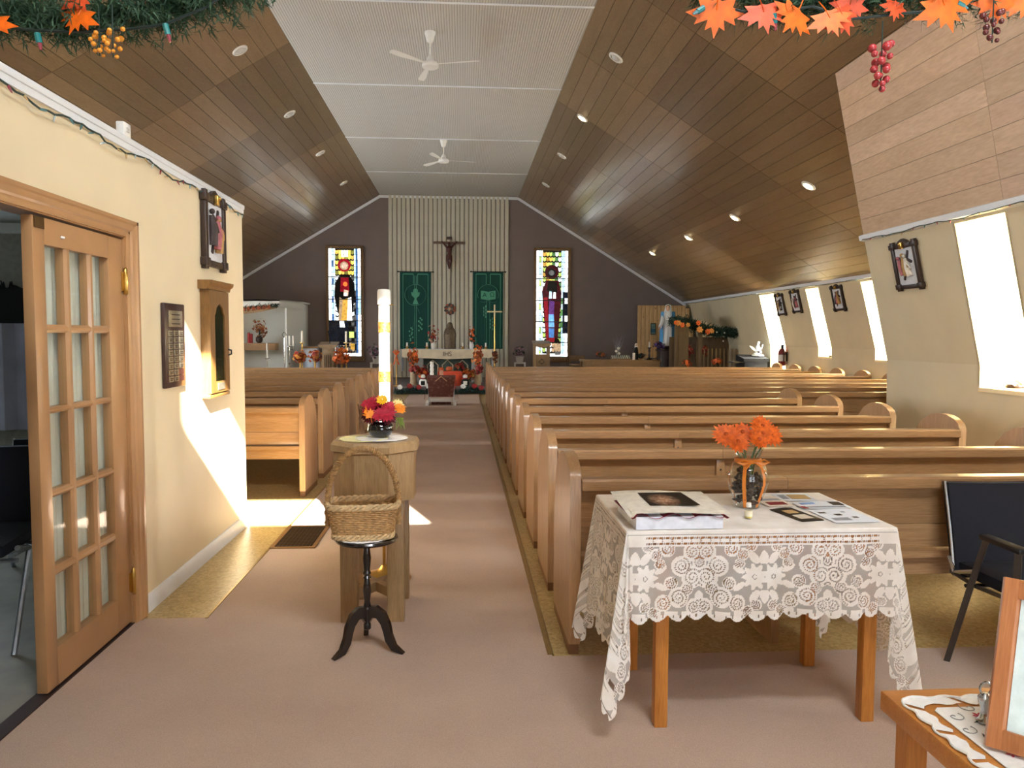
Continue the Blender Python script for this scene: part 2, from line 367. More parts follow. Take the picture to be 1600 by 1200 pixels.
# left, back and partition walls
wl_ = MB().box(-7.7, -7.5, -.6, 23.05, 0, 1.05).box(-7.7, -7.5, -.6, 23.05, 2.25, 2.55)
yy = -.6
for i, y in enumerate((9.9, 12.6, 15.3, 18.0)):  # unseen windows, added to bring daylight into the nave
    wl_.box(-7.7, -7.5, yy, y-.45, 1.05, 2.25); yy = y+.45
    wr = sgroup('window_%d' % (11+i), 'unseen window added in the outer wall for daylight')
    obj('window_frame', MB().box(-7.68,-7.62,y-.45,y+.45,1.05,1.1).box(-7.68,-7.62,y-.45,y+.45,2.2,2.25).box(-7.68,-7.62,y-.45,y-.4,1.1,2.2).box(-7.68,-7.62,y+.4,y+.45,1.1,2.2).box(-7.67,-7.63,y-.02,y+.02,1.1,2.2), WHITE, wr); obj('pane', MB().box(-7.652,-7.648,y-.4,y+.4,1.1,2.2), GL, wr)
wl_.box(-7.7, -7.5, yy, 23.05, 1.05, 2.25)
struct('wall_left', wl_, BEIGE, label='beige outer wall behind the partition')
wb = MB()
for x0, x1, z0, z1 in ((-7.7,.13,0,6), (2.3,4.8,0,6), (.13,2.3,2.75,4.52), (.13,2.3,5.25,6), (.13,.4,0,2.75), (2.0,2.3,4.52,5.25)): wb.box(x0, x1, -.6, -.5, z0, z1)
struct('wall_back', wb, BEIGE, label='beige entrance wall')
dd = sgroup('added_door', 'unseen glazed double door added to let in daylight')  # unseen door, put in to pass daylight from behind the camera
for x0, x1 in ((.4,1.35), (1.35,2.3)):
    f = MB()
    for q in ((x0,x0+.1,0,2.75), (x1-.1,x1,0,2.75), (x0,x1,0,.25), (x0,x1,2.6,2.75)): f.box(q[0], q[1], -.58, -.53, q[2], q[3])
    l = obj('door_leaf', f, WHITE, dd); obj('pane', MB().box(x0+.1, x1-.1, -.556, -.552, .25, 2.6), GL, l)
gw = sgroup('window_10', 'unseen gable window added to cast the sun patch')  # unseen window, placed so the sun draws its patch on the partition
obj('window_frame', MB().box(.13,2.0,-.57,-.53,4.52,4.56).box(.13,2.0,-.57,-.53,5.21,5.25).box(.13,.17,-.57,-.53,4.52,5.25).box(1.96,2.0,-.57,-.53,4.52,5.25), WHITE, gw)
obj('pane', MB().box(.17, 1.96, -.552, -.549, 4.56, 5.21), GL, gw)
struct('sun_blocker', MB().box(-.6, 4.4, -5.2, -.6, 2.95, 3.05), plain('sun_blocker_board', (120,110,100)), label='unseen board added to keep sun off the doors')  # unseen, added to block sun through the doors
# partition wall with the door opening
XL = -1.62; WT = 2.345
wl = MB()
for y0, y1, z0, z1 in ((-.5,2.08,0,WT), (2.08,3.85,1.93,WT), (3.85,5.82,0,WT)): wl.box(XL-.1, XL, y0, y1, z0, z1)
wl.box(-7.5, XL-.1, 5.72, 5.82, 0, WT)
struct('wall_partition', wl, CREAM, label='cream partition wall carrying the plaque and cabinet', smooth=False)
struct('trim_4', MB().box(XL-.12, XL+.018, -.5, 5.835, WT, WT+.03, b=.004).box(XL, XL+.012, -.5, 5.83, WT-.03, WT), WTRIM, label='white cap along the top of the partition')
struct('baseboard_left', MB().prism([(XL,0),(XL+.014,0),(XL+.014,.075),(XL+.006,.092),(XL,.092)], 'y', 3.93, 5.83), WTRIM, label='white baseboard under the cream partition')
GREYW = plain('grey_room_wall', (150,148,140), .7)
cr_ = MB().box(-7.4, XL-.1, -.5, 5.72, 2.2, 2.3)
struct('ceiling_side_room', cr_, GREYW, label='grey ceiling of the side room')
struct('wall_side_room', MB().box(-7.4, XL-.101, 5.69, 5.72, 0, 2.2).box(-5.3,-5.2,-.5,5.69,0,2.2), GREYW, label='grey end wall of the side room')
struct('trim_5', MB().prism([(-5.2,2.2),(XL-.1,2.2),(XL-.1,2.13),(-5.2,2.13)], 'y', 5.64, 5.69), WTRIM, label='crown moulding in the side room')
struct('floor_side_room', MB().box(-5.2, XL-.05, -.5, 5.69, 0, .004), plain('grey_vinyl', (142,138,126), .4, noise=.2, nscale=5), label='grey vinyl floor of the side room')
struct('trim_6', MB().box(XL-.06, XL+.005, 2.08, 3.85, .004, .012), plain('threshold', (52,34,30), .5), label='dark threshold strip in the doorway')

# ------------------------------------------------------------------ French door leaf and casing
dr = sgroup('door_1', 'brown glazed French door leaf with sheer curtains')
lf = MB(); X0, X1 = XL-.045, XL-.003
lf.box(X0, X1, 3.04, 3.124, .02, 1.88, b=.003).box(X0, X1, 3.66, 3.81, .02, 1.88, b=.003)
lf.box(X0, X1, 3.12, 3.665, .02, .174).box(X0, X1, 3.12, 3.665, 1.777, 1.88)
leaf = obj('door_leaf', lf, DOORW, dr)
YS = ((3.124,3.28), (3.322,3.477), (3.518,3.66)); ZS = ((1.467,1.777), (1.139,1.434), (.808,1.114), (.50,.778), (.174,.462))
for y0, y1 in ((3.28,3.322), (3.477,3.518)):
    obj('muntin', MB().prism([(X0,y0),(X0,y1),(X1-.01,y1),(X1,y1-.012),(X1,y0+.012),(X1-.01,y0)], 'z', .17, 1.78), DOORW, leaf)
for a, b in zip(ZS, ZS[1:]):
    obj('muntin', MB().prism([(X0,b[1]),(X0,a[0]),(X1-.01,a[0]),(X1-.001,a[0]-.01),(X1-.001,b[1]+.01),(X1-.01,b[1])], 'y', 3.12, 3.662), DOORW, leaf)
DGL = glass('door_glass', (.95,.97,.96), .05)
for y0, y1 in YS:
    for z0, z1 in ZS: obj('pane', MB().box(XL-.026, XL-.023, y0-.005, y1+.005, z0-.005, z1+.005), DGL, leaf)
for z in (1.68, .22):
    hb = MB().box(XL-.004, XL+.004, 3.79, 3.835, z-.045, z+.045).lathe([(.008,-.06),(.011,-.055),(.011,.055),(.008,.062),(.004,.068)], 10, (XL+.008, 3.815, z))
    tag(obj('hinge', hb, BRASS, leaf), 'brass butt hinge')
tag(obj('latch_plate', MB().box(XL-.004, XL+.001, 3.05, 3.12, 1.835, 1.878), plain('latch', (90,64,28), .5, .5), leaf), 'bronze latch plate')
obj('push_pin', MB().ball((XL, 3.25, 1.82), .006).ball((XL, 3.262, 1.82), .006), WHITE, leaf)
def cut(u, v):
    y = 3.10+.6*u; return (XL-.056+.006*math.sin(u*60+math.sin(v*5))+.003*math.sin(u*131), y, .12+1.70*v)
cu = obj('curtain', MB().sheet(cut, 90, 8), sheer('sheer_curtain', (228,224,208), .96, .2), dr); cu['label'] = 'sheer ivory curtain'
cs = MB(); prof = [(0,0),(.012,0),(.016,.02),(.016,.035),(.024,.045),(.026,.075),(.03,.085),(.03,.105),(0,.105)]
cs.prism([(XL+d, 3.82+t) for d, t in prof], 'z', .006, 1.975)
cs.prism([(XL+d, 1.895+t*.76) for d, t in prof], 'y', 2.0, 3.925)
obj('door_casing', cs, DOORW, dr, ang=20)
obj('door_jamb', MB().box(XL-.1, XL+.002, 3.812, 3.85, 0, 1.93).box(XL-.1, XL+.002, 2.08, 3.85, 1.89, 1.93), DOORW, dr)

# ================================================================== PEWS
ENDP = [(0,.05),(0,.80),(.02,.835),(.07,.865),(.15,.885),(.24,.89),(.33,.875),(.42,.835),(.5,.76),(.55,.66),(.575,.55),(.585,.44),(.585,.05)]
def pew(name, W, joints, label, group):
    t = thing(name, label, 'pew', group=group)
    em = MB().prism(ENDP, 'x', 0, .05).mesh('end_panel', OAKY); fm = MB().box(.003, .047, .01, .57, 0, .05).mesh('foot', plain('pew_foot', (128,88,54), .5))
    bv = MB()
    for x in (0, W-.05):
        link('end_panel', em, t, (x, 0, 0)); link('foot', fm, t, (x, 0, 0))
    xs = [.05]+joints+[W-.05]
    for a, b in zip(xs, xs[1:]):
        obj('cap_rail', MB().prism([(-.012,.742),(-.02,.75),(-.02,.79),(-.012,.80),(.06,.80),(.07,.79),(.07,.745)], 'x', a+.001, b-.001), OAKX, t)
        obj('back_board', MB().prism([(.045,.572),(.065,.572),(.06,.745),(.035,.745)], 'x', a, b), OAKX, t)
        obj('lower_rail', MB().box(a, b, .042, .066, .46, .57, b=.003), OAKX, t)
        obj('seat', MB().prism([(.015,.418),(.5,.42),(.515,.435),(.51,.45),(.015,.448)], 'x', a, b), OAKX, t)
        obj('seat_apron', MB().box(a, b, .05, .075, .33, .418), OAKX, t)
    for j in joints:
        obj('joint_cleat', MB().box(j-.025, j+.025, .012, .045, .58, .743, b=.003), OAKY, t)
        obj('screw', MB().lathe([(.006,0),(.006,.002)], 8, M=Matrix.Translation((j, .013, .68)) @ Matrix.Rotation(PI/2, 4, 'X')), STEELB, t)
        obj('support_leg', MB().box(j-.02, j+.02, .08, .5, 0, .41), OAKY, t)
    return t
ORD = ['first','second','third','fourth','fifth','sixth','seventh','eighth','ninth','tenth','eleventh','twelfth','thirteenth','fourteenth','last']
ps = pew('pew', 3.0, [.98], '', 'short oak pews beside the aisle'); used = False
for i in range(6):
    o = ps if i == 0 else dup(ps)
    o.location = (.475, 3.342+.8622*i, 0)
    o['label'] = 'oak pew just behind the lace-covered table' if i == 0 else 'short oak pew, %s row from the lace-covered table' % ORD[i]
pl_ = pew('pew', 6.1, [3.25], '', 'long oak pews running to the window wall')
for i in range(6, 15):
    o = pl_ if i == 6 else dup(pl_)
    o.location = (.475, 3.342+.8622*i, 0)
    o['label'] = 'long oak pew reaching the window wall, %s row from the lace-covered table' % ORD[i]
pf = pew('pew', 4.6, [2.3], '', 'oak pews beyond the cream partition')
for i in range(10):
    o = pf if i == 0 else dup(pf)
    o.location = (-1.435-4.55, 6.81+.885*i, 0)
    o['label'] = 'sunlit oak pew just past the end of cream partition' if i == 0 else 'oak pew beyond the cream partition, %s row from its end' % ORD[i]

# ================================================================== CEILING FITTINGS
def fan(X, Y, zh, ang, label):
    t = thing('ceiling_fan', label, 'fan', (X, Y, HC), group='ceiling fans')
    d = HC-zh
    obj('canopy', MB().lathe([(.035,-.14),(.045,-.12),(.075,-.02),(.075,0)], 16), WHITE, t)
    obj('rod', MB().lathe([(.013,-d+.1),(.013,-.1)], 10), WHITE, t)
    obj('motor', MB().lathe([(.02,-d+.14),(.05,-d+.10),(.06,-d+.06),(.10,-d+.04),(.115,-d+.01),(.11,-d-.02),(.085,-d-.035),(0,-d-.04)], 20), WHITE, t)
    bm_ = MB().prism([(.10,-.018),(.25,-.03),(.5,-.06),(.66,-.055),(.69,0),(.66,.03),(.4,.03),(.10,.018)], 'z', -.003, .003).mesh('blade', WHITE)
    for k in range(3): link('blade', bm_, t, (0, 0, -d+.02), (R(14), 0, ang+k*2*PI/3))
fan(-.444, 10.737, at(672,103,Y=10.74).z, R(-15), 'white three-blade ceiling fan nearest the entry')
fan(-.407, 16.53, at(693,252,Y=16.53).z, R(10), 'white three-blade ceiling fan closer to the altar wall')
LAMP = glow('lamp_bulb', (255,226,170), 14); DIM = plain('lamp_off', (196,192,184), .3, noise=.02); RING = plain('lamp_ring', (224,220,210), .35, noise=.02)
def downlight(X, Y, side, lit, label, group):
    z = roof_z(X)
    t = thing('recessed_light', label, 'light', (X, Y, z), (0, side*TH, 0), group)
    obj('trim_ring', MB().lathe([(.075,-.004),(.08,-.02),(.105,-.018),(.11,-.006),(.11,0)], 20), RING, t)
    obj('bulb', MB().ball((0,0,-.012), (.06,.06,.03), 14, 8), LAMP if lit else DIM, t)
    if lit:
        l = bpy.data.lights.new('recessed_lamp', 'SPOT'); l.energy = 14; l.spot_size = R(110); l.color = (1,.82,.58); l.shadow_soft_size = .06
        lo = bpy.data.objects.new('recessed_lamp', l); COL.objects.link(lo); lo.location = (X-side*.03, Y, z-.1)
YL = (10.7, 13.65, 16.5, 19.65)
for k, y in enumerate(YL):
    downlight(-2.965, y, -1, False, 'unlit recessed light in plank slope above partition, %s from the entry' % ORD[k], 'recessed lights above the partition side')
    downlight(2.1, y, 1, k == 1, ('lit' if k == 1 else 'unlit')+' recessed light beside the beadboard strip, %s from the entry' % ORD[k], 'recessed lights beside the beadboard strip')
    downlight(4.87, y, 1, True, 'lit recessed light low on the window-side slope, %s from the entry' % ORD[k], 'recessed lights low on the window side')

# ================================================================== WALL PIECES
def tangle(n, y0, y1, amp, f):
    random.seed(n); return [(y0+(y1-y0)*i/n) for i in range(n+1)]
BULBS = [plain('bulb_'+n, c, .2, noise=.05) for n, c in (('teal',(96,140,146)), ('red',(150,70,80)), ('clear',(180,195,195)), ('amber',(190,160,110)))]
bulbm = [MB().lathe([(.006,0),(.007,.012),(.006,.02),(.004,.034),(0,.042)], 8).mesh('bulb', m) for m in BULBS]
def light_string(label, P, n, nb, sag, group='string lights on the trims', sc_=1.0):
    t = thing('string_lights', label, 'string lights', group=group)
    pts = [Vector(P(i/n))+Vector((random.uniform(-.003,.003), 0, random.uniform(-sag, sag))) for i in range(n+1)]
    obj('wire', MB().tube(pts, .0045*sc_, 5), plain('wire_green', (40,62,56), .6), t)
    for k in range(nb):
        p = pts[int((k+.5)/nb*n)]
        o = link('bulb', random.choice(bulbm), t, p, (random.uniform(1.8,4.4), random.uniform(-.5,.5), random.uniform(0,6))); o.scale = (sc_*.7,)*3
light_string('green mini light string along the partition cap', lambda u: (XL+.022, 2.6+3.2*u, 2.30+.012*math.sin(u*31)), 60, 30, .008)
light_string('dark mini light string under the near white trim', lambda u: (4.19, 1.5+6.4*u, 2.445+.008*math.sin(u*40)), 70, 34, .006)
light_string('dark mini light string along the nave trim', lambda u: (6.665, 8.2+14.6*u, 2.405+.006*math.sin(u*60)), 90, 40, .006)
ST_BACK = plain('station_back', (206,210,216), .6, noise=.06); ST_FIG = [plain('station_'+n, c, .6, noise=.2) for n, c in (('white',(214,206,192)), ('dark',(58,44,40)), ('rose',(170,96,100)), ('gold',(170,132,74)))]
def station(loc, rot, label, seed):
    t = thing('wall_plaque_frame', label, 'relief plaque', loc, rot, 'station of the cross plaques')
    W, H = .215, .245
    fr = lambda *q: obj('frame_bar', MB().box(*q, b=.004), DARKW, t)
    fr(-W+.01, -W+.06, -.035, 0, -H, H); fr(W-.06, W-.01, -.035, 0, -H, H)
    fr(-W+.06, W-.06, -.03, 0, H-.07, H-.02); fr(-W+.06, W-.06, -.03, 0, -H+.02, -H+.06)
    for sx in (-1, 1):
        for sz in (-1, 1): obj('corner_block', MB().box(sx*(W-.035)-.04, sx*(W-.035)+.04, -.042, 0, sz*(H-.045)-.025, sz*(H-.045)+.025, b=.004), DARKW, t)
    obj('pediment', MB().prism([(-.1,H-.03),(.1,H-.03),(.06,H),(0,H+.02),(-.06,H)], 'y', -.032, 0), DARKW, t)
    tag(obj('numeral_badge', MB().box(-.025, .025, -.055, -.03, H-.075, H-.01, b=.006).ball((0,-.055,H-.03), .014), BRASS, t), 'small gilt badge')
    obj('backing', MB().box(-W+.05, W-.05, -.02, -.004, -H+.05, H-.06), ST_BACK, t)
    random.seed(seed)
    for k in range(3):
        x = -.06+.055*k+random.uniform(-.015,.015); zb = -.11+random.uniform(-.02,.03); zt = zb+random.uniform(.14,.2); ln = random.uniform(-.05,.05)
        m = MB().tube([(x,-.03,zb),(x+ln*.4,-.04,(zb+zt)/2),(x+ln,-.035,zt)], [.034,.03,.016], 8).ball((x+ln*1.1,-.04,zt+.022), .018)
        m.tube([(x+ln*.7,-.04,zt-.03),(x+ln+.045,-.05,zt-.055),(x+.06,-.05,zt-.10)], [.012,.01,.008], 6)
        obj('relief_figure', m, ST_FIG[(k+seed) % 4], t)
    obj('relief_cross', MB().box(-.012,.012,-.03,-.016,-.15,.16,M=Matrix.Rotation(R(25),4,'Y')).box(-.08,.08,-.03,-.016,.06,.085,M=Matrix.Rotation(R(25),4,'Y')), ST_FIG[1], t)
    return t
station((XL+.002, 5.113, 2.085), (0,0,PI/2), 'dark framed relief plaque high on the cream partition above the cabinet', 1)
TL = math.atan(.30/1.287)
def onwall(y, z, near):
    (xt, zt), (xk, zk) = ((4.24,2.479),(4.54,1.192)) if near else ((6.73,2.43),(7.05,1.22))
    return (xt+(xk-xt)*(zt-z)/(zt-zk)-.004, y, z)
station(onwall(at(1420,410,X=4.32).y, 2.13, True), (TL,0,-PI/2), 'dark framed relief plaque on the beige knee wall beside the near window', 2)
for px, py, s, lb in ((1222,476,3,'small dark framed relief plaque beside the farthest nave window'), (1247,471,4,'dark framed relief plaque between two nave windows, second from the altar'), (1313,466,5,'dark framed relief plaque between nave windows with a tall shadow below')):
    p = at(px, py, X=6.83); station(onwall(p.y, p.z, False), (TL,0,-PI/2), lb, s)
# plaque with brass name plates
p0, p1 = (4.25, 1.585), (4.56, 1.135)
t = thing('memorial_plaque', 'dark wood plaque with rows of small brass name plates', 'plaque', (XL, 4.25, 1.135))
W, H = .30, .465
tag(obj('board', MB().box(0,.022,0,W,0,H,b=.006), plain('plaque_wood', (58,36,34), .35, noise=.2, coat=.3), t), 'dark maroon wooden board')
PLT = plain('name_plate', (150,142,124), .35, .7, .2, 90)
tag(obj('title_plate', MB().box(.022,.026,.05,W-.05,H-.13,H-.04,b=.001), PLT, t), 'engraved title plate')
ETCH = plain('etched_line', (52,46,40), .6)
for k in range(3): obj('engraved_line', MB().box(.0262,.0268,.09,W-.09,H-.065-.025*k,H-.059-.025*k), ETCH, t)
npm = MB().box(.022,.026,-.031,.031,-.0155,.0155,b=.001).mesh('name_plate', PLT); bl = MB().box(.022,.025,-.031,.031,-.0155,.0155).mesh('name_plate', plain('blank_plate', (84,46,40), .4))
etm = MB().box(.0262,.0268,-.022,.022,.002,.006).box(.0262,.0268,-.018,.018,-.007,-.003).mesh('engraved_line', ETCH)
for r in range(8):
    for c in range(3):
        blank = c == 2 and r >= 6
        o = link('name_plate', bl if blank else npm, t, (0, .07+.08*c, H-.165-.036*r))
        if not blank: link('engraved_line', etm, o)
# hanging cabinet with arched glass door
t = thing('wall_cabinet', 'narrow oak wall cabinet with arched glass door', 'cabinet', (XL, 4.86, 1.03))
CW = wood('cabinet_wood', (104,72,34), (150,108,54), 'z', 7, 12, .35, coat=.3)
obj('body', MB().box(0,.04,.02,.40,.02,.68).box(0,.055,.01,.41,0,.025,b=.004), CW, t)
obj('cornice', MB().prism([(0,.68),(.058,.68),(.062,.70),(.08,.715),(.085,.735),(0,.735)], 'y', -.02, .44), CW, t)
arch = [(.11,.10),(.31,.10),(.31,.52),(.29,.535),(.27,.57),(.21,.60),(.15,.57),(.13,.535),(.11,.52)]
d = MB().box(.04,.06,.02,.11,.03,.675).box(.04,.06,.31,.40,.03,.675).box(.04,.06,.11,.31,.03,.10)
d.prism([(.11,.52),(.13,.535),(.15,.57),(.21,.60),(.27,.57),(.29,.535),(.31,.52),(.31,.675),(.11,.675)], 'x', .04, .06)
dd_ = obj('door', d, CW, t); obj('pane', MB().prism(arch, 'x', .048, .052), glass('cabinet_glass', (.5,.62,.6), .14), dd_)
obj('handle', MB().tube([(.058,.375,.30),(.078,.38,.295),(.078,.382,.27),(.058,.38,.262)], .006, 8), STEELB, dd_)
tag(obj('lower_plate', MB().box(.06,.063,.15,.28,.045,.09), PLT, dd_), 'pale label plate')
# white alarm box on the cap
t = thing('alarm_box', 'small white box standing on top of the partition cap', 'sensor box', (XL-.02, 3.9, WT+.03))
obj('housing', MB().box(-.02,.02,-.04,.04,0,.075,b=.006), WHITE, t); obj('lens', MB().box(.02,.024,-.015,.015,.03,.05), DIM, t)
# floor vent
t = thing('floor_vent', 'brown metal floor grille set into the carpet', 'vent', (-1.135, 5.425, .006))
VM = plain('vent_brown', (150,116,76), .4, .5); 
obj('rim', MB().box(-.15,.15,-.30,-.275,0,.008).box(-.15,.15,.275,.30,0,.008).box(-.15,-.125,-.275,.275,0,.008).box(.125,.15,-.275,.275,0,.008), VM, t)
obj('well', MB().box(-.125,.125,-.275,.275,-.001,.001), plain('vent_dark', (30,24,18), .8), t)
VS = plain('vent_slat', (70,54,36), .45, .4); sm = MB().box(-.125,.125,-.004,.004,.001,.006).mesh('slat', VS)
for k in range(26): link('slat', sm, t, (0, -.265+.0212*k, 0))
for k in range(9): obj('cross_bar', MB().box(-.105+.026*k,-.101+.026*k,-.275,.275,.001,.005), VS, t)

# ================================================================== SIDE ROOM SEEN THROUGH THE DOOR
def metal_chair(name, label, loc, rz, arms, mat_leg, w=.52, grp=None):
    t = thing(name, label, 'chair', loc, (0,0,rz), grp); h = w/2
    def bp(u, v):
        x = (-h+.02)+(w-.04)*u; z = .38+.40*v; return (x, .16+.09*v-.02*math.cos((u-.5)*PI)+.02, z)
    m = MB().sheet(bp, 12, 10); m2 = MB().sheet(lambda u, v: (bp(u,v)[0], bp(u,v)[1]+.045, bp(u,v)[2]), 12, 10)
    n = len(m.v); m.v += m2.v; m.f += [tuple(i+n for i in f[::-1]) for f in m2.f]
    ring = [i for i in range(13)]+[13*j+12 for j in range(1,11)]+[130+i for i in range(11,-1,-1)]+[13*j for j in range(9,0,-1)]
    m.f += [(ring[i], ring[(i+1) % len(ring)], ring[(i+1) % len(ring)]+n, ring[i]+n) for i in range(len(ring))]
    bo = obj('backrest', m, NAVY, t)
    for s in (-1, 1): obj('edge_trim', MB().tube([(s*(h-.018),.20,.38),(s*(h-.018),.24,.58),(s*(h-.018),.292,.785)], .007, 6), CHROME, bo)
    st_ = MB().sheet(lambda u, v: (-h+.03+(w-.06)*u, -.24+.44*v, .445+.03*math.sin(u*PI)*math.sin(v*PI)), 10, 10).box(-h+.03,h-.03,-.24,.2,.395,.445,b=.01)
    obj('seat', st_, NAVY, t)
    for s in (-1, 1):
        x = s*h
        if arms:
            obj('front_leg', MB().tube([(x,-.20,.0),(x,-.20,.60)], .017, 4), mat_leg, t)
            obj('rear_leg', MB().tube([(x,-.02,.605),(x,.04,.45),(x,.20,0)], .017, 4), mat_leg, t)
            obj('armrest', MB().box(x-.024,x+.024,-.235,.0,.598,.622,b=.008), plain('arm_black', (18,18,20), .4), t)
        else:
            obj('front_leg', MB().tube([(x,.24,.62),(x,.12,.41),(x,.06,.38),(x,-.06,.40),(x,-.25,0)], .012, 8), mat_leg, t)
            obj('rear_leg', MB().tube([(x,-.18,.42),(x,-.02,.38),(x,.26,0)], .012, 8), mat_leg, t)
        obj('seat_rail', MB().tube([(x*.97,-.22,.40),(x*.97,.05,.385),(x*.97,.21,.40)], .009, 6), mat_leg, t)
        if arms: obj('back_bracket', MB().tube([(x,.04,.45),(x*.96,.19,.40),(x*.96,.23,.46)], .01, 6), CHROME, t)
    obj('cross_bar', MB().tube([(-h,.1,.37),(h,.1,.37)], .009, 6).tube([(-h,-.18,.37),(h,-.18,.37)], .009, 6), mat_leg, t)
    return t
metal_chair('armchair', 'navy upholstered armchair with steel frame beside the lace-covered table', (2.40, 2.985, .006), 0, True, DKMET)
SILV = plain('silver_tube', (170,178,190), .3, .8)
metal_chair('stacking_chair', 'navy stacking chair with silver legs at the side-room doorway edge', (-2.29, 3.70, .004), R(8), False, SILV, .48, 'side room chairs').scale = (1.1,1.1,1.1)
metal_chair('stacking_chair', 'navy stacking chair tucked behind another deeper in the side room', (-2.45, 4.62, .004), R(14), False, SILV, .48, 'side room chairs')
p = at(8, 452, Y=5.62)
t = thing('wall_hanging', 'black half-round panel with ragged top on side-room wall', 'wall hanging', (p.x, 5.66, p.z))
hp = [(-.5,.03)]+[(-.5+i*.05, .02+random.uniform(-.02,.02)) for i in range(1,20)]+[(.5*math.cos(a), -.56*math.sin(a)) for a in np.linspace(0, PI, 24)]
BLK = plain('matt_black', (10,10,12), .9)
obj('panel', MB().prism(hp, 'y', -.03, 0), BLK, t)
fz = MB()
for i in range(40):
    x = random.uniform(-.48,.48); fz.tube([(x,-.02,.0),(x+random.uniform(-.02,.02),-.04,.05+random.uniform(0,.03))], [.012,.003], 5)
obj('fringe', fz, BLK, t)
CURT = plain('lavender_curtain', (176,176,196), .8, noise=.15, nscale=6)
t = thing('window_curtain', 'pale lavender curtain below the black panel in side room', 'curtain', (-3.4, 5.6, 0))
for k, (a, b) in enumerate(((-1.3,.0), (.05,1.4))):
    obj('curtain_panel', MB().sheet(lambda u, v: (a+(b-a)*u, .03*math.sin(u*40+k)+.01*math.sin(u*97), .75+.75*v), 80, 4), CURT, t)
tag(obj('pull_cord', MB().tube([(.06,-.06,1.32),(.065,-.06,1.15)], .012, 6), WHITE, t), 'white pull cord')

# ================================================================== FONT, CANDLE, FLOWERS
def flower(mb, c, nrm, r, petals=16, layers=2, wid=.28, cup=.35):
    q = Vector(nrm).normalized().to_track_quat('Z', 'Y').to_matrix(); c = Vector(c)
    for L in range(layers):
        rr = r*(1-.28*L); z0 = L*r*.1
        for k in range(petals):
            a = 2*PI*(k+.5*L)/petals+random.uniform(-.08,.08); ln = rr*random.uniform(.88,1.05); w_ = rr*wid
            d = Vector((math.cos(a), math.sin(a), 0)); s = Vector((-math.sin(a), math.cos(a), 0)); up = Vector((0,0,1))
            P = [d*ln*.12-s*w_*.25, d*ln*.12+s*w_*.25, d*ln*.6+s*w_*.55+up*ln*cup*.35, d*ln*.6-s*w_*.55+up*ln*cup*.35, d*ln+up*ln*cup*random.uniform(.2,.6)]
            mb.add([c+q @ (p+up*z0) for p in P], [(0,1,2,3), (3,2,4)])
    return mb
MAPLE = [(0,1),(.12,.66),(.31,.76),(.25,.46),(.64,.60),(.57,.42),(.92,.26),(.5,.10),(.58,-.14),(.14,-.06),(.03,-.1)]
def leaf_mesh(name, mat, s, curl=.25):
    o = MAPLE+[(-x, y) for x, y in MAPLE[::-1] if x > 0]
    vs = [(0,0,.2,)]; f = lambda x, y: (x*s, (y)*s, s*curl*(.3-x*x*.6-.4*(y-.4)**2))
    return MB().add([f(0,.2)]+[f(x,y) for x, y in o], [(0, 1+i, 1+(i+1) % len(o)) for i in range(len(o))]).tube([f(0,.2), f(0,-.2), f(.05,-.55)], s*.025, 4).mesh(name, mat, True, 80)
FX, FY = -.447, 3.97
t = thing('baptismal_font', 'octagonal oak baptismal font standing in the aisle', 'font', (FX, FY, .006))
Z8 = Matrix.Rotation(R(22.5), 4, 'Z')
c8 = 1/math.cos(R(22.5))
obj('basin_panel_body', MB().lathe([(.20*c8,.595),(.20*c8,.80),(.203*c8,.80),(.203*c8,.838)], 8, M=Z8), OAKZ, t, ang=20)
obj('rim', MB().lathe([(.205*c8,.838),(.217*c8,.845),(.217*c8,.875),(.205*c8,.893),(.16*c8,.893),(.155*c8,.885)], 8, M=Z8), OAKZ, t, ang=20)
lm = MB().box(-.042,.042,-.035,.035,0,.60,b=.004).mesh('leg', OAKZ)
for sx in (-1, 1):
    for sy in (-1, 1): link('leg', lm, t, (sx*.115, sy*.165, 0))
obj('brace', MB().box(-.16,.16,-.02,.02,.10,.15,M=Matrix.Rotation(R(52),4,'Z')), OAKZ, t); obj('brace', MB().box(-.16,.16,-.02,.02,.101,.149,M=Matrix.Rotation(R(-52),4,'Z')), OAKZ, t)
DOILY = plain('doily_white', (236,234,232), .8, noise=.05, nscale=120)
def doily(name, label, loc, r, mat, n=48, rot=(0,0,0)):
    vs = [(0,0,.002)]; fs = []
    for i in range(n*2):
        a = 2*PI*i/(n*2); q = r*(1-.035*(i % 4 == 0)); vs.append((q*math.cos(a), q*math.sin(a), .002+.0015*math.sin(9*a)))
    fs = [(0, 1+i, 1+(i+1) % (2*n)) for i in range(2*n)]
    m = MB().add(vs, fs)
    m.tube([(r*.96*math.cos(2*PI*i/n), r*.96*math.sin(2*PI*i/n), .003) for i in range(n)], .0025, 4, True)
    o = obj(name, m, mat, None, loc, rot); return tag(o, label, 'doily')
doily('doily', 'round white lace doily on the oak font', (FX+.03, FY-.0, .8995), .135, DOILY)
doily('doily', 'pale yellow doily half under the white one on the font', (FX-.06, FY-.02, .8987), .125, plain('doily_yellow', (232,226,170), .8))
t = thing('flower_bowl', 'glossy black bowl of red and yellow autumn flowers on the font', 'flower arrangement', (FX+.02, FY+.03, .903))
obj('bowl', MB().lathe([(.035,0),(.055,.012),(.068,.035),(.066,.06),(.052,.08),(.048,.084),(.044,.08)], 24), plain('black_glaze', (8,10,14), .08, coat=1), t)
random.seed(3)
RED1 = plain('dahlia_red', (178,24,52), .6, noise=.3, nscale=80); MRN = plain('flower_maroon', (92,22,34), .7, noise=.3); YEL = plain('flower_yellow', (244,186,20), .6, noise=.15); ORG = plain('flower_orange', (244,140,30), .6, noise=.2)
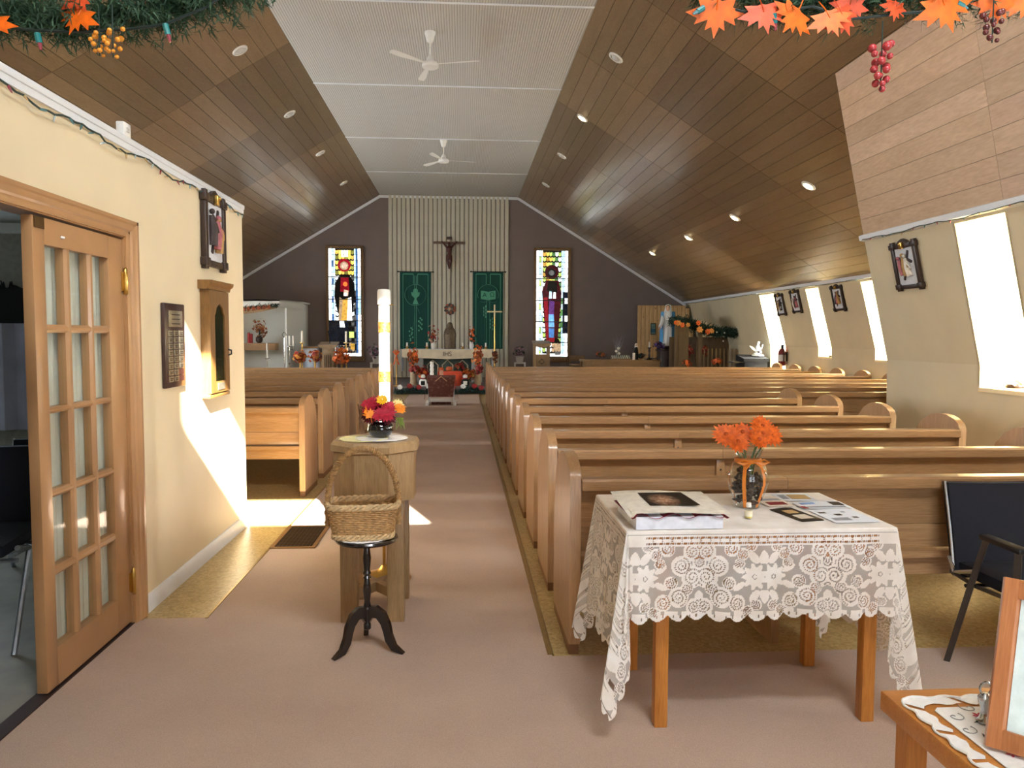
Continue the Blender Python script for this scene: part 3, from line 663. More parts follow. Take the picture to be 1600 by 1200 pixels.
for (x,y,z,r,m) in ((-.04,-.03,.105,.05,MRN),(.04,-.03,.10,.05,MRN),(0,.0,.14,.055,MRN),(-.07,-.01,.12,.04,MRN),(-.055,-.02,.165,.055,RED1),(-.02,0,.18,.045,RED1),(.045,-.03,.16,.04,RED1),(.035,-.05,.125,.055,RED1),(.0,-.055,.12,.045,RED1),(.015,-.03,.195,.035,YEL),(.10,-.01,.15,.04,ORG),(.09,0,.165,.04,plain('flower_cream',(236,222,150),.6))):
    obj('flower_head', flower(MB(), (x,y,z), (x*4,-.6,.5), r, 16, 3, .34), m, t)
lm_ = leaf_mesh('maple_leaf', ORG, .05)
for x, y, z, a in ((-.04,-.065,.11,.4), (-.06,-.06,.125,1.4)): link('maple_leaf', lm_, t, (x,y,z), (R(75),0,a))
g = MB()
for k in range(14): g.tube([(.05,-.02,.09),(.09+random.uniform(0,.03),-.02,.10),(.10+random.uniform(-.02,.03),-.03,.03+random.uniform(0,.05))], [.004,.004,.001], 4)
obj('fern', g, plain('fern_green', (120,140,50), .6), t)
g = MB()
for k in range(5): g.tube([(-.03,-.02,.10),(-.07-.01*k,-.03,.15+.006*k),(-.10,-.035+.006*k,.10),(-.105+.008*k,-.03,.02)], [.004,.009,.008,.003], 6, flat=.4)
obj('seed_pods', g, plain('pod_brown', (116,82,52), .7, noise=.3), t)
obj('twig', MB().tube([(.03,0,.1),(.06,0,.20),(.11,0,.205),(.135,0,.16)], .0018, 5).tube([(-.02,0,.1),(-.06,0,.22),(-.08,0,.26)], .0018, 5).tube([(-.02,0,.1),(-.03,0,.23),(-.045,0,.27)], .0015, 5), plain('twig', (130,104,70), .8), t)
# paschal candle
t = thing('paschal_candle', 'tall white paschal candle with gold bands on a brass stand', 'candle', (-.452, 4.47, .006))
obj('stand_base', MB().lathe([(.15,0),(.15,.008),(.13,.02),(.06,.045),(.035,.06),(.022,.08)], 28), BRASS, t)
for a in range(3): obj('stand_rod', MB().tube([(.014*math.cos(a*2.1),.014*math.sin(a*2.1),.06),(.014*math.cos(a*2.1),.014*math.sin(a*2.1),.82)], .008, 8), BRASS, t)
obj('socket', MB().lathe([(.02,.80),(.04,.82),(.042,.86),(.036,.87)], 20), BRASS, t)
obj('candle', MB().lathe([(.031,.84),(.031,1.62)], 20), WAX, t)
obj('candle_cap', MB().lathe([(.038,1.60),(.038,1.672),(.034,1.685),(.012,1.688),(.012,1.68)], 20), WAX, t)
for z in (at(600,513,Y=4.47).z, at(603,590,Y=4.47).z): tag(obj('gold_band', MB().lathe([(.031,z-.032),(.0345,z-.03),(.0345,z+.03),(.031,z+.032)], 20), GOLDP, t), 'embossed gold band')
obj('peg', MB().tube([(.03,0,1.6),(.055,0,1.6)], .003, 6), BRASS, t)

# ================================================================== TRIPOD TABLE AND BASKET
t = thing('pedestal_table', 'small dark round pedestal table with three curved legs', 'table', (-.432, 3.45, .006))
obj('tabletop', MB().lathe([(.128,.498),(.138,.503),(.142,.511),(.138,.518),(0,.518)], 40), BLACKW, t)
obj('column', MB().lathe([(.012,.09),(.017,.095),(.017,.115),(.015,.12),(.015,.17),(.018,.185),(.014,.195),(.017,.205),(.013,.22),(.019,.27),(.016,.30),(.012,.325),(.019,.33),(.013,.34),(.019,.35),(.014,.365),(.019,.42),(.015,.455),(.012,.475),(.026,.49),(.03,.50)], 18), BLACKW, t)
def leg2(a):
    out = [(.012,.20),(.05,.205),(.09,.18),(.115,.13),(.125,.08),(.145,.035),(.185,.004),(.18,-.004),(.125,.012),(.095,.05),(.085,.09),(.072,.125),(.05,.15),(.03,.15),(.012,.12)]
    return MB().prism([(x, max(z, 0)) for x, z in out], 'y', -.011, .011, M=Matrix.Rotation(a, 4, 'Z'))
for a in (R(222), R(100), R(338)): obj('leg', leg2(a), BLACKW, t)
doily('doily', 'white scalloped doily under the wicker basket', (-.445, 3.44, .5245), .118, DOILY)
t = thing('wicker_basket', 'empty wicker basket with hoop handle on the dark pedestal table', 'basket', (-.445, 3.44, .529), (0,0,R(5)))
WK = plain('wicker', (186,148,98), .6, noise=.3, nscale=70); WKL = plain('wicker_light', (214,186,142), .6, noise=.25, nscale=70)
def rr(u, hx, hy, rad):    # rounded rectangle perimeter
    n = 4; a = 2*PI*u; c, s = math.cos(a), math.sin(a); k = (abs(c)**n+abs(s)**n)**(-1/n); return hx*c*k, hy*s*k
wv = MB(); NP = 120
for j in range(15):
    f = j/14; hx, hy = .128+.024*f, .078+.022*f; z = .016+.118*f
    wv.tube([(lambda q: (q[0]*(1+.022*math.cos(PI*(i/2+j))), q[1]*(1+.022*math.cos(PI*(i/2+j))), z))(rr(i/NP, hx, hy, .03)) for i in range(NP)], .0052, 5, True)
obj('weave', wv, WK, t)
sk = MB()
for i in range(30):
    a = rr(i/30, .128, .078, .03); b = rr(i/30, .152, .10, .03); sk.tube([(a[0],a[1],.0),(b[0],b[1],.145)], .0038, 5)
obj('stakes', sk, WK, t)
obj('floor_weave', MB().prism([rr(i/40, .126, .076, .03) for i in range(40)], 'z', .002, .012), WK, t)
for z, hx, hy, r_, nm in ((.012,.131,.081,.008,'foot_braid'), (.150,.156,.104,.010,'rim_braid')):
    b = MB()
    for s in range(3):
        b.tube([(lambda q: (q[0]*(1+.035*math.cos(i*.55+s*2.09)), q[1]*(1+.035*math.cos(i*.55+s*2.09)), z+.009*math.sin(i*.55+s*2.09)))(rr(i/140, hx, hy, .03)) for i in range(140)], r_*.75, 5, True)
    obj(nm, b, WKL, t)
h = MB(); hp = [(.157*math.cos(a), 0, .13+.265*math.sin(a)**.9 if math.sin(a) > 0 else .13) for a in np.linspace(0, PI, 40)]
hp = [(.157,0,.05)]+hp+[(-.157,0,.05)]
h.tube(hp, .011, 8)
for s in range(2):
    pts = []
    for i in range(1, 240):
        u = i/240*(len(hp)-1); k = int(u); f = u-k; p = Vector(hp[k]).lerp(Vector(hp[min(k+1, len(hp)-1)]), f)
        d = (Vector(hp[min(k+1, len(hp)-1)])-Vector(hp[k])).normalized(); n_ = Vector((0,1,0)); b_ = d.cross(n_); g_ = i*.9+s*PI
        pts.append(p+n_*math.cos(g_)*.0125+b_*math.sin(g_)*.0125)
    h.tube(pts, .0035, 4)
obj('handle', h, WK, t)

# ================================================================== LACE-COVERED TABLE
TX0, TX1, TY0, TY1, TZ = .575, 1.54, 2.605, 3.215, .75
t = thing('wooden_table', 'plain pine table under the lace cloth', 'table', (0,0,.006))
obj('tabletop', MB().box(TX0+.01, TX1-.01, TY0+.01, TY1-.01, TZ-.04, TZ-.01, b=.004), PINEX, t)
obj('apron', MB().box(.72,1.51,2.69,2.71,TZ-.13,TZ-.04).box(.72,1.51,3.17,3.19,TZ-.13,TZ-.04).box(.71,.73,2.69,3.19,TZ-.13,TZ-.04).box(1.50,1.52,2.69,3.19,TZ-.13,TZ-.04), PINEX, t)
lg = MB().box(-.024,.024,-.024,.024,0,TZ-.04,b=.003).mesh('leg', PINE)
for x in (.722, 1.50):
    for y in (2.70, 3.18): link('leg', lg, t, (x, y, 0))
def lace_cloth():
    AX, BY, G = .50, .325, .0033
    p = np.arange(-AX, TX1-TX0+AX+1e-6, G); q = np.arange(-BY, TY1-TY0+BY+1e-6, G)
    Wd, Dp = TX1-TX0, TY1-TY0
    Pg, Qg = np.meshgrid(p, q); nu, nv = len(p), len(q)
    oax = np.maximum(np.maximum(-Pg, Pg-Wd), 0); oby = np.maximum(np.maximum(-Qg, Qg-Dp), 0)
    sx = np.where(Pg < 0, -1, np.where(Pg > Wd, 1, 0)); sy = np.where(Qg < 0, -1, np.where(Qg > Dp, 1, 0))
    X = TX0+np.clip(Pg, 0, Wd); Y = TY0+np.clip(Qg, 0, Dp); Z = np.full_like(X, TZ+.006)
    only_y = (oby > 0) & (oax == 0); only_x = (oax > 0) & (oby == 0); cor = (oax > 0) & (oby > 0)
    d = oby; w1 = .012*np.sin(Pg*17+1)+.008*np.sin(Pg*41); Y += np.where(only_y, sy*(.006+d*.06+w1*d/.3), 0); Z -= np.where(only_y, d, 0)
    d = oax; w2 = .016*np.sin(Qg*19+2)+.008*np.sin(Qg*37); X += np.where(only_x, sx*(.006+d*.05+w2*d/.4), 0); Z -= np.where(only_x, d, 0)
    r = np.hypot(oax, oby); phi = np.arctan2(oby, oax); s2 = np.sin(2*phi)
    bul = .006+r*.05+r*.03*s2+.07*r*np.sin(6*phi)*s2
    X += np.where(cor, sx*(np.cos(phi)*bul+r*.025*s2+.09*r*np.sin(5*phi)*s2), 0); Y += np.where(cor, sy*(np.sin(phi)*bul+.05*r*np.sin(4*phi)*s2), 0); Z -= np.where(cor, r*(1+.17*s2), 0)
    Z = np.maximum(Z, .02)
    # lace drawing: 1 solid cloth, .5 net, 0 hole
    S = np.where((oax > 0) & (oby == 0), Qg-Dp/2, Pg-Wd/2); D = np.where((oax > 0) & (oby == 0), oax, np.where(cor, np.maximum(oby, oax*.65), oby))
    A = np.where(D <= .012, 1.0, .5)
    per = .46; U = (S+per/2+per*10) % per-per/2              # medallion centre at 0, scroll columns at +-per/2
    Dm = np.where(D > .32, (D-.04) % .28+.04, D)
    def solid(m, v=1.0): A[m] = v
    def disc(cx, cy, r_): return (np.abs(U)-cx)**2+(Dm-cy)**2 < r_*r_
    def petal(cx, cy, ang, ln, wd):
        dx, dy = np.abs(U)-cx, Dm-cy; a_, b_ = dx*math.cos(ang)+dy*math.sin(ang), -dx*math.sin(ang)+dy*math.cos(ang)
        return ((a_-ln/2)/(ln/2))**2+(b_/wd)**2 < 1
    scrolls = [(.232,.115,.028,1),(.128,.185,.024,-1),(.088,.118,.02,1),(.03,.262,.02,-1),(.185,.205,.024,-1),(.045,.058,.02,1),(.205,.075,.034,1),(.165,.125,.036,-1),(.205,.165,.04,1),(.155,.235,.036,1),(.10,.255,.03,-1),(.115,.065,.028,1),(.075,.085,.022,-1),(.212,.27,.03,-1),(.06,.285,.02,1)]
    for cx, cy, r_, sg in scrolls: solid(disc(cx, cy, r_))
    for cx in (.034,):                                       # paired blossoms
        dx, dy = np.abs(U)-cx, Dm-.165; rr_ = np.hypot(dx, dy); th = np.arctan2(dy, dx)
        solid(rr_ < .040*(1+.2*np.cos(9*th))); A[(rr_ > .0055) & (rr_ < .0085)] = .25
    for c, a_, l_, w_ in (((.01,.12),-1.9,.05,.014), ((.02,.118),-.9,.05,.014), ((.01,.21),1.9,.05,.014), ((.02,.212),.9,.05,.013), ((.07,.15),-.5,.05,.011), ((.07,.185),.5,.05,.011), ((.23,.215),1.57,.06,.014), ((.215,.235),.4,.03,.01), ((.215,.235),-.6,.035,.01)):
        solid(petal(*c, a_, l_, w_))
    solid(~cor & (D > .285) & (np.abs((S*1.0) % .06-.03) < .024) & (D < .33)); solid(((oax > AX-.028) | (oby > BY-.028))); solid(cor & (((S*9) % 1-.5)**2+((r*9) % 1-.5)**2 < .13))
    # holes
    holes = []
    for cx, cy, r_, sg in scrolls:
        th = 0.0
        while th < 4.4*PI:
            rad = r_*(.12+.72*th/(4.4*PI)); holes.append((cx+rad*math.cos(sg*th), cy+rad*math.sin(sg*th), .0026)); th += .0072/max(rad, .004)
    HU = np.abs(U)
    for hx, hy, hr in holes: A[(HU-hx)**2+(Dm-hy)**2 < hr*hr] = 0
    band = (D > .022) & (D < .052) & (np.abs(S) < .40)
    A[(D > .018) & (D < .056)] = 1.0
    ds = (S+10) % .0078-.0039
    for dd_ in (.026, .046): A[(np.abs(D-dd_) < .0022) & (np.abs(ds) < .0026) & (np.abs(S) < .42)] = 0
    A[(np.abs((S+10) % .034-.017) < .0022) & (D > .028) & (D < .045) & (((D*1000) % 7) < 4) & (np.abs(S) < .42)] = 0
    dh = (S+10) % .06-.03; A[(np.abs(np.abs(dh)-.012) < .002) & (D > .298) & (D < .308)] = 0
    # scalloped hem
    lim_y = BY-.02*(1-np.abs(np.sin(PI*Pg/.07)))-.004; lim_x = AX-.02*(1-np.abs(np.sin(PI*Qg/.07)))-.004
    keep = (oax < lim_x) & (oby < lim_y)
    idx = np.arange(nu*nv).reshape(nv, nu)
    fk = (keep[:-1,:-1] & keep[1:,:-1] & keep[:-1,1:] & keep[1:,1:])
    F = np.stack([idx[:-1,:-1], idx[:-1,1:], idx[1:,1:], idx[1:,:-1]], -1)[fk]
    V = np.stack([X, Y, Z], -1).reshape(-1, 3)
    me = bpy.data.meshes.new('tablecloth')
    me.vertices.add(len(V)); me.vertices.foreach_set('co', V.astype(np.float32).ravel())
    me.loops.add(F.size); me.loops.foreach_set('vertex_index', F.astype(np.int32).ravel())
    me.polygons.add(len(F)); me.polygons.foreach_set('loop_start', (np.arange(len(F))*4).astype(np.int32)); me.polygons.foreach_set('loop_total', np.full(len(F), 4, np.int32))
    me.update(calc_edges=True); me.validate()
    at_ = me.attributes.new('lace', 'FLOAT', 'POINT'); at_.data.foreach_set('value', A.astype(np.float32).ravel()[:len(me.vertices)])
    me.shade_smooth()
    N = NT('lace_cloth'); a_ = N.n('ShaderNodeAttribute', attribute_name='lace')
    tc = N.n('ShaderNodeTexCoord'); nz = N.n('ShaderNodeTexNoise', {'Vector': tc.outputs['Object'], 'Scale': 14, 'Detail': 5})
    col = N.ramp(nz.outputs['Fac'], [(.3, lin((232,226,217))), (.7, lin((250,247,242)))])
    df = N.n('ShaderNodeBsdfDiffuse', {'Color': col}); tl = N.n('ShaderNodeBsdfTranslucent', {'Color': col}); tp = N.n('ShaderNodeBsdfTransparent')
    m1 = N.n('ShaderNodeMixShader', {0: .15, 1: df.outputs[0], 2: tl.outputs[0]})
    mr = N.n('ShaderNodeValToRGB', {'Fac': a_.outputs['Fac']}); e = mr.color_ramp.elements
    e[0].position = .18; e[0].color = (0,0,0,1); e[1].position = .85; e[1].color = (1,1,1,1); k = e.new(.4); k.color = (.42,.42,.42,1); k = e.new(.62); k.color = (.52,.52,.52,1)
    m2 = N.n('ShaderNodeMixShader', {0: mr.outputs[0], 1: tp.outputs[0], 2: m1.outputs[0]}); N.l(m2.outputs[0], N.out.inputs[0])
    me.materials.append(N.m)
    return tag(link('tablecloth', me), 'ivory floral lace tablecloth draped over the pine table', 'tablecloth')
lace_cloth()
TT = TZ+.009
# presentation box with picture
t = thing('picture_box', 'white presentation box with a dark framed painting print on its lid', 'box', (.755, 2.76, TT), (0,0,R(1)))
obj('tray', MB().box(-.155,.155,-.155,.14,0,.045), plain('box_white', (226,230,240), .5), t)
tag(obj('lining', MB().sheet(lambda u, v: (-.17+.345*u, -.163+.31*v, .047+.008*math.sin(u*19)*(1-v)-.008*(abs(u-.5) > .45)), 40, 4), plain('lining_red', (140,26,52), .6), t), 'crimson lining')
lid = obj('lid', MB().sheet(lambda u, v: (-.18+.36*u+.0*v, -.165+.33*v, .058+.012*v-.012*(u < .06)*(1-v)+.004*math.sin(u*5)), 30, 6).box(-.165,.165,-.13,.15,.05,.057), plain('box_lid', (232,226,212), .5), t)
N = NT('painting_print'); tc = N.n('ShaderNodeTexCoord')
gr = N.n('ShaderNodeMapping', {'Vector': tc.outputs['Object'], 'Location': (.2,-.05,0), 'Scale': (16,10,1)}); g_ = N.n('ShaderNodeTexGradient', {'Vector': gr.outputs[0]}, gradient_type='SPHERICAL')
nz = N.n('ShaderNodeTexNoise', {'Vector': tc.outputs['Object'], 'Scale': 45, 'Detail': 4, 'Distortion': 1.5})
N.l(N.mix(g_.outputs['Fac'], lin((18,12,10)), N.ramp(nz.outputs['Fac'], [(.35, lin((120,60,44))), (.5, lin((206,150,110))), (.65, lin((240,220,190)))])), N.b.inputs['Base Color']); N.b.inputs['Roughness'].default_value = .35
o = obj('print', MB().add([(-.085,-.075,.0662),(.10,-.075,.0662),(.085,.12,.0735),(-.085,.12,.0735)], [(0,1,2,3)]), N.m, lid); o['label'] = 'dark painting print with a pale robed figure'
# glass vase
t = thing('glass_vase', 'clear glass vase of orange gerberas with orange ribbons on the lace cloth', 'vase', (1.128, 2.95, TT))
VG = glass('vase_glass', (.93,.95,.94), .12)
obj('glass_body', MB().lathe([(.045,0),(.048,.006),(.05,.02),(.068,.06),(.081,.10),(.08,.13),(.066,.165),(.05,.18),(.044,.19),(.046,.20),(.055,.225),(.06,.235),(.058,.235),(.052,.222),(.042,.195)], 32), VG, t)
random.seed(5); st_ = MB()
for k in range(130):
    a, rr_, z = random.uniform(0,2*PI), .055*math.sqrt(random.random()), random.uniform(.02,.15); st_.ball((rr_*math.cos(a), rr_*math.sin(a), z), (random.uniform(.008,.014),)*2+(random.uniform(.005,.01),), 7, 5)
tag(obj('potpourri', st_, plain('potpourri', (74,58,50), .6, noise=.6, nscale=60), t), 'dark potpourri filling', kind='stuff')
RIB_ = plain('ribbon_orange', (222,132,48), .35, noise=.1)
for a in (R(-120), R(-62), R(60), R(130)):
    P = [(.046,.003),(.069,.06),(.0825,.10),(.0815,.13),(.067,.166),(.05,.184)]
    rb_ = MB(); c, s = math.cos(a), math.sin(a); tx, ty = -s*.007, c*.007
    vs = []
    for r_, z in P: vs += [(r_*c-tx, r_*s-ty, z), (r_*c+tx, r_*s+ty, z)]
    rb_.add(vs, [(2*i, 2*i+1, 2*i+3, 2*i+2) for i in range(len(P)-1)]); obj('ribbon', rb_, RIB_, t)
bow = MB().lathe([(.052,.178),(.054,.186),(.05,.194)], 24)
for s in (-1, 1): bow.tube([(s*.005,-.052,.186),(s*.04,-.06,.196),(s*.062,-.055,.186),(s*.04,-.06,.178),(s*.005,-.052,.186)], .007, 6, flat=.5).tube([(s*.005,-.053,.186),(s*.03,-.066,.165),(s*.045,-.07,.15)], .005, 5, flat=.4)
obj('bow', bow, RIB_, t)
GER = plain('gerbera_orange', (250,104,16), .55, noise=.4, nscale=60); GC = plain('gerbera_heart', (190,80,20), .8)
for x, y, z, r_ in ((-.095,-.01,.285,.058),(-.055,-.03,.26,.052),(-.02,.02,.29,.05),(.045,-.02,.29,.055),(.085,0,.285,.06),(.055,.01,.315,.055),(.02,-.05,.27,.042)):
    f_ = obj('flower_head', flower(MB(), (x,y,z), (x*2.5,-.75,.55), r_, 20, 3, .3), GER, t)
    nn = Vector((x*2.5,-.75,.55)).normalized(); obj('flower_heart', MB().ball(Vector((x,y,z))+nn*.01, .009), GC, f_)
    obj('stem', MB().tube([(x*.2,y*.2,.12),(x*.35,y*.35,.2),(x,y+.01,z-.005)], .003, 6), plain('stem_green', (60,96,40), .6), t)
# little bottle
t = thing('small_bottle', 'tiny clear bottle with white cap and yellow label near the vase', 'bottle', (1.06, 2.755, TT))
obj('bottle_body', MB().lathe([(.013,0),(.014,.003),(.014,.032),(.008,.038),(.008,.042)], 16), VG, t); obj('contents', MB().lathe([(.012,.002),(.012,.02)], 12), plain('oil', (226,206,110), .3), t)
obj('cap', MB().lathe([(.009,.042),(.0095,.044),(.0095,.056),(.008,.058)], 14), WHITE, t); obj('label_band', MB().lathe([(.0143,.008),(.0143,.028)], 16), plain('paper_cream', (236,226,196), .7), t)
# leaflets
def sheet_of(name, label, cx, cy, w_, h_, rz, base, z, marks):
    t = thing(name, label, 'leaflet', (cx, cy, TT+z), (0,0,R(rz)), 'papers on the lace cloth')
    obj('paper', MB().sheet(lambda u, v: (-w_/2+w_*u, -h_/2+h_*v, .001+.004*math.sin(u*2.5)*v), 6, 6).box(-w_/2,w_/2,-h_/2,h_/2,-.0005,.0003), base, t)
    for (x0,x1,y0,y1,m) in marks: obj('printed_block', MB().sheet(lambda u, v: (lambda U_, V_: (-w_/2+w_*U_, -h_/2+h_*V_, .0016+.004*math.sin(U_*2.5)*V_))(x0+(x1-x0)*u, y0+(y1-y0)*v), 3, 3), m, t)
PW = plain('paper_white', (226,232,240), .6, noise=.02); PK = plain('print_black', (34,26,22), .4, noise=.2); PGR = plain('print_grey', (150,156,166), .6); PRD = plain('print_red', (150,44,48), .5); PTAN = plain('print_tan', (190,160,110), .5); PBL = plain('print_blue', (120,160,214), .5)
sheet_of('leaflet', 'black card with pale figure lying flat on the lace cloth', 1.262, 2.80, .095, .20, 12, PK, 0, [(.25,.75,.55,.8,PTAN),(.2,.8,.15,.45,plain('print_pale',(206,196,180),.5))])
sheet_of('leaflet', 'cream leaflet with red picture next to the glass vase', 1.262, 3.02, .11, .16, 4, plain('paper_ivory',(232,222,206),.6), .0, [(.15,.85,.15,.45,PRD),(.1,.9,.6,.8,PGR)])
sheet_of('leaflet', 'white leaflet with dark photograph at the back table edge', 1.385, 3.10, .15, .13, -3, PW, .001, [(.35,.9,.2,.8,PTAN),(.1,.3,.2,.8,PGR)])
sheet_of('newsletter', 'open printed newsletter with small pictures at the table corner', 1.43, 2.77, .17, .20, 3, PW, .0, [(.08,.25,.7,.8,PK),(.35,.5,.5,.62,PK),(.6,.7,.7,.78,PGR),(.62,.75,.3,.4,PK),(.1,.5,.15,.35,PGR)])
sheet_of('newsletter', 'folded white newsletter with blue heading behind the open one', 1.43, 2.94, .20, .11, 2, PW, .003, [(.1,.4,.6,.85,PBL),(.1,.9,.1,.3,PGR),(.7,.95,.4,.9,PK),(.0,.1,.0,.35,PRD)])

# ================================================================== NEAR SIDE TABLE, DOILY AND FRAME
SX0, SZ, SY1 = 1.045, .55, 1.81
t = thing('side_table', 'honey pine side table at the corner, holding a photo frame', 'table', (0,0,.006))
obj('tabletop', MB().box(SX0, 1.75, 1.15, SY1, SZ-.056, SZ-.006, b=.004), PINEX, t)
for x in (1.10, 1.70):
    for y in (1.2, 1.76): obj('leg', MB().box(x-.025,x+.025,y-.025,y+.025,0,SZ-.05), PINE, t)
o = MB(); W0, W1, H0, H1 = 1.066, 1.72, 1.2, 1.748; n = 160
ring = []
for i in range(n):
    u = i/n*4; k = int(u); f = u-k; x, y = [(W0+(W1-W0)*f, H0), (W1, H0+(H1-H0)*f), (W1-(W1-W0)*f, H1), (W0, H1-(H1-H0)*f)][k]
    q = .013*abs(math.sin(f*9*PI)); dx, dy = [(0,-1),(1,0),(0,1),(-1,0)][k]; ring.append((x+dx*q, y+dy*q))
t = thing('table_runner', 'white cutwork doily with embroidered flowers on the side table', 'doily', (0,0,SZ+.002))
EMB = plain('linen_white', (238,238,236), .8, noise=.04, nscale=60)
obj('linen', MB().prism([(W0+.046,H0+.04),(W1-.046,H0+.04),(W1-.046,H1-.042),(W0+.06,H1-.042),(W0+.046,H1-.056)], 'z', 0, .002), EMB, t)
vs = [(x, y, .001) for x, y in ring]+[((x-1.4)*.895+1.4, (y-1.48)*.88+1.48, .001) for x, y in ring]
obj('scalloped_border', MB().add(vs, [(i, (i+1) % n, n+(i+1) % n, n+i) for i in range(n) if i % 9 != 4]).tube([(x,y,.003) for x, y in ring], .003, 5, True), EMB, t)
TH_ = plain('thread_grey', (150,150,150), .8); em = MB()
for cx, cy, s in ((1.14,1.66,1), (1.20,1.70,-1), (1.13,1.60,1), (1.27,1.70,1), (1.16,1.54,-1)):
    em.tube([(cx+.022*(1-.0)*math.cos(a)*a/7*s, cy+.022*math.sin(a)*a/7, .003) for a in np.linspace(.6,7,24)], .0012, 4)
obj('scroll_embroidery', em, TH_, t)
fl = MB()
for cx, cy in ((1.20,1.66), (1.16,1.50)): flower(fl, (cx,cy,.003), (0,0,1), .018, 6, 1, .4, .05)
obj('flower_embroidery', fl, plain('thread_pink', (196,70,96), .8), t)
lv = MB()
for cx, cy, a in ((1.18,1.635,.3), (1.225,1.64,-.5), (1.25,1.64,.2), (1.15,1.57,1.4)): lv.add([(cx+math.cos(a+b)*l_, cy+math.sin(a+b)*l_, .003) for b, l_ in ((0,.016),(1.57,.004),(3.14,.016),(4.71,.004))], [(0,1,2,3)])
obj('leaf_embroidery', lv, plain('thread_dark', (30,40,34), .8), t)
t = thing('photo_frame', 'wooden picture frame leaning back on the side table', 'picture frame', (1.125, 1.54, SZ+.006))
t.rotation_euler = (R(-18), 0, R(-48))
FRW = wood('frame_wood', (164,98,56), (200,132,84), 'z', 7, 12, .35, coat=.3)
for q in ((0,.042,0,.36), (.25,.292,0,.36)): obj('frame_bar', MB().prism([(q[0],0),(q[1],0),(q[1]-.008,-.018),(q[0]+.008,-.022)], 'z', q[2], q[3]), FRW, t)
for z in (0, .318): obj('frame_bar', MB().box(.03,.262,-.018,0,z,z+.042,b=.004), FRW, t)
tag(obj('picture', MB().box(.04,.252,-.008,-.004,.04,.32), plain('pale_print', (226,246,246), .3), t), 'pale blank sheet behind glass')
obj('easel_back', MB().tube([(.145,.004,.27),(.145,.135,.045)], .012, 4), FRW, t)
# small metal ornament beside the frame
t = thing('silver_trinket', 'little silver trinket half hidden by the photo frame', 'ornament', (1.19, 1.63, SZ+.005))
obj('base', MB().lathe([(.016,0),(.018,.005),(.012,.012),(.008,.03),(.014,.045),(.016,.06),(.006,.07)], 12), CHROME, t); obj('ring', MB().tube([(.014*math.cos(a), 0, .08+.014*math.sin(a)) for a in np.linspace(0,2*PI,16,False)], .003, 5, True), CHROME, t)

# ================================================================== GARLAND ON THE BEAM ABOVE THE ENTRY
GY = 1.8
struct('lintel_beam', MB().box(XL, 4.26, GY+.02, GY+.12, 2.36, 2.46), PINEX, label='beam across the entry that carries the garland')
def garland(pts_px, label, leaves, berries, bulbs, wire, seed):
    random.seed(seed)
    P = [at(x, y, Y=GY) for x, y in pts_px]
    t = thing('garland', label, 'garland', P[0], group='evergreen garlands over the entry'); B = P[0]
    L = [p-B for p in P]; nd = MB()
    def along(u):
        k = min(int(u*(len(L)-1)), len(L)-2); return L[k].lerp(L[k+1], u*(len(L)-1)-k)
    for i in range(700):
        c = along(random.random()); d = Vector((random.gauss(0,1), random.gauss(0,1), random.gauss(-.1,.8))).normalized(); ln = random.uniform(.05,.09)
        for k in range(16):
            o = c+d*ln*k/16; q = (d*.6+Vector((random.gauss(0,1), random.gauss(0,1), random.gauss(0,1))).normalized()).normalized()*random.uniform(.018,.032); s = q.orthogonal().normalized()*.002
            nd.add([o-s, o+s, o+q], [(0,1,2)])
    tag(obj('needles', nd, GREEN, t, smooth=False), 'green artificial pine needles', kind='stuff')
    obj('stem', MB().tube(L, .006, 6), DKGREEN, t)
    for (x, y, s, r_, m) in leaves:
        o = link('maple_leaf', LEAFM[m], t, at(x, y, Y=GY-.05)-B, (R(78+random.uniform(-25,25)), R(random.uniform(-20,20)), 0)); o.scale = (s,)*3
        o.rotation_euler = (Matrix.Rotation(R(random.uniform(-20,20)),3,'Z') @ Matrix.Rotation(R(r_),3,'Y') @ Matrix.Rotation(R(90+random.uniform(-18,18)),3,'X')).to_euler()
    for (x, y, nb, h_, m) in berries:
        c = at(x, y, Y=GY-.06)-B; b = MB().tube([c+Vector((0,0,.05)), c, c-Vector((0,0,h_))], .0015, 5)
        st_ = obj('berry_cluster', b, DKGREEN, t)
        for k in range(nb):
            f = k/nb; a = k*2.4; rad = .021*(1-.55*f)
            mb_ = link('berry', m, st_, c+Vector((rad*math.cos(a), rad*math.sin(a), -h_*f)), (random.random()*3,)*3); mb_.scale = (random.uniform(.8,1.15)*(1-.25*f),)*3
    wr = obj('light_wire', MB().tube([at(x, y, Y=GY-.045)-B for x, y in wire], .0032, 5), plain('cord_dark', (30,44,40), .6), t)
    for (x, y, tip, m) in bulbs:
        a, b = at(x, y, Y=GY-.05)-B, at(*tip, Y=GY-.05)-B
        bl = obj('light_socket', MB().tube([a, a.lerp(b,.6)], .0065, 8), plain('socket_teal', (30,120,120), .4), t); obj('bulb', MB().tube([a.lerp(b,.6), b], [.005,.0025], 8), BULBS[m], bl)
lm1 = plain('maple_orange', (226,100,6), .55, noise=.3, nscale=35); lm2 = plain('maple_redorange', (212,78,34), .55, noise=.3, nscale=35)
LEAFM = [leaf_mesh('maple_leaf', lm1, .075), leaf_mesh('maple_leaf', lm2, .075)]
BERM = MB().ball((0,0,0), .0098, 12, 8).mesh('berry', plain('berry_red', (176,62,64), .22, noise=.25, nscale=80)); BERB = MB().ball((0,0,0), .008, 12, 8).mesh('berry', plain('berry_brown', (98,46,44), .25, noise=.2)); BERG = MB().ball((0,0,0), .006, 10, 6).mesh('berry', plain('berry_gold', (226,150,50), .25))
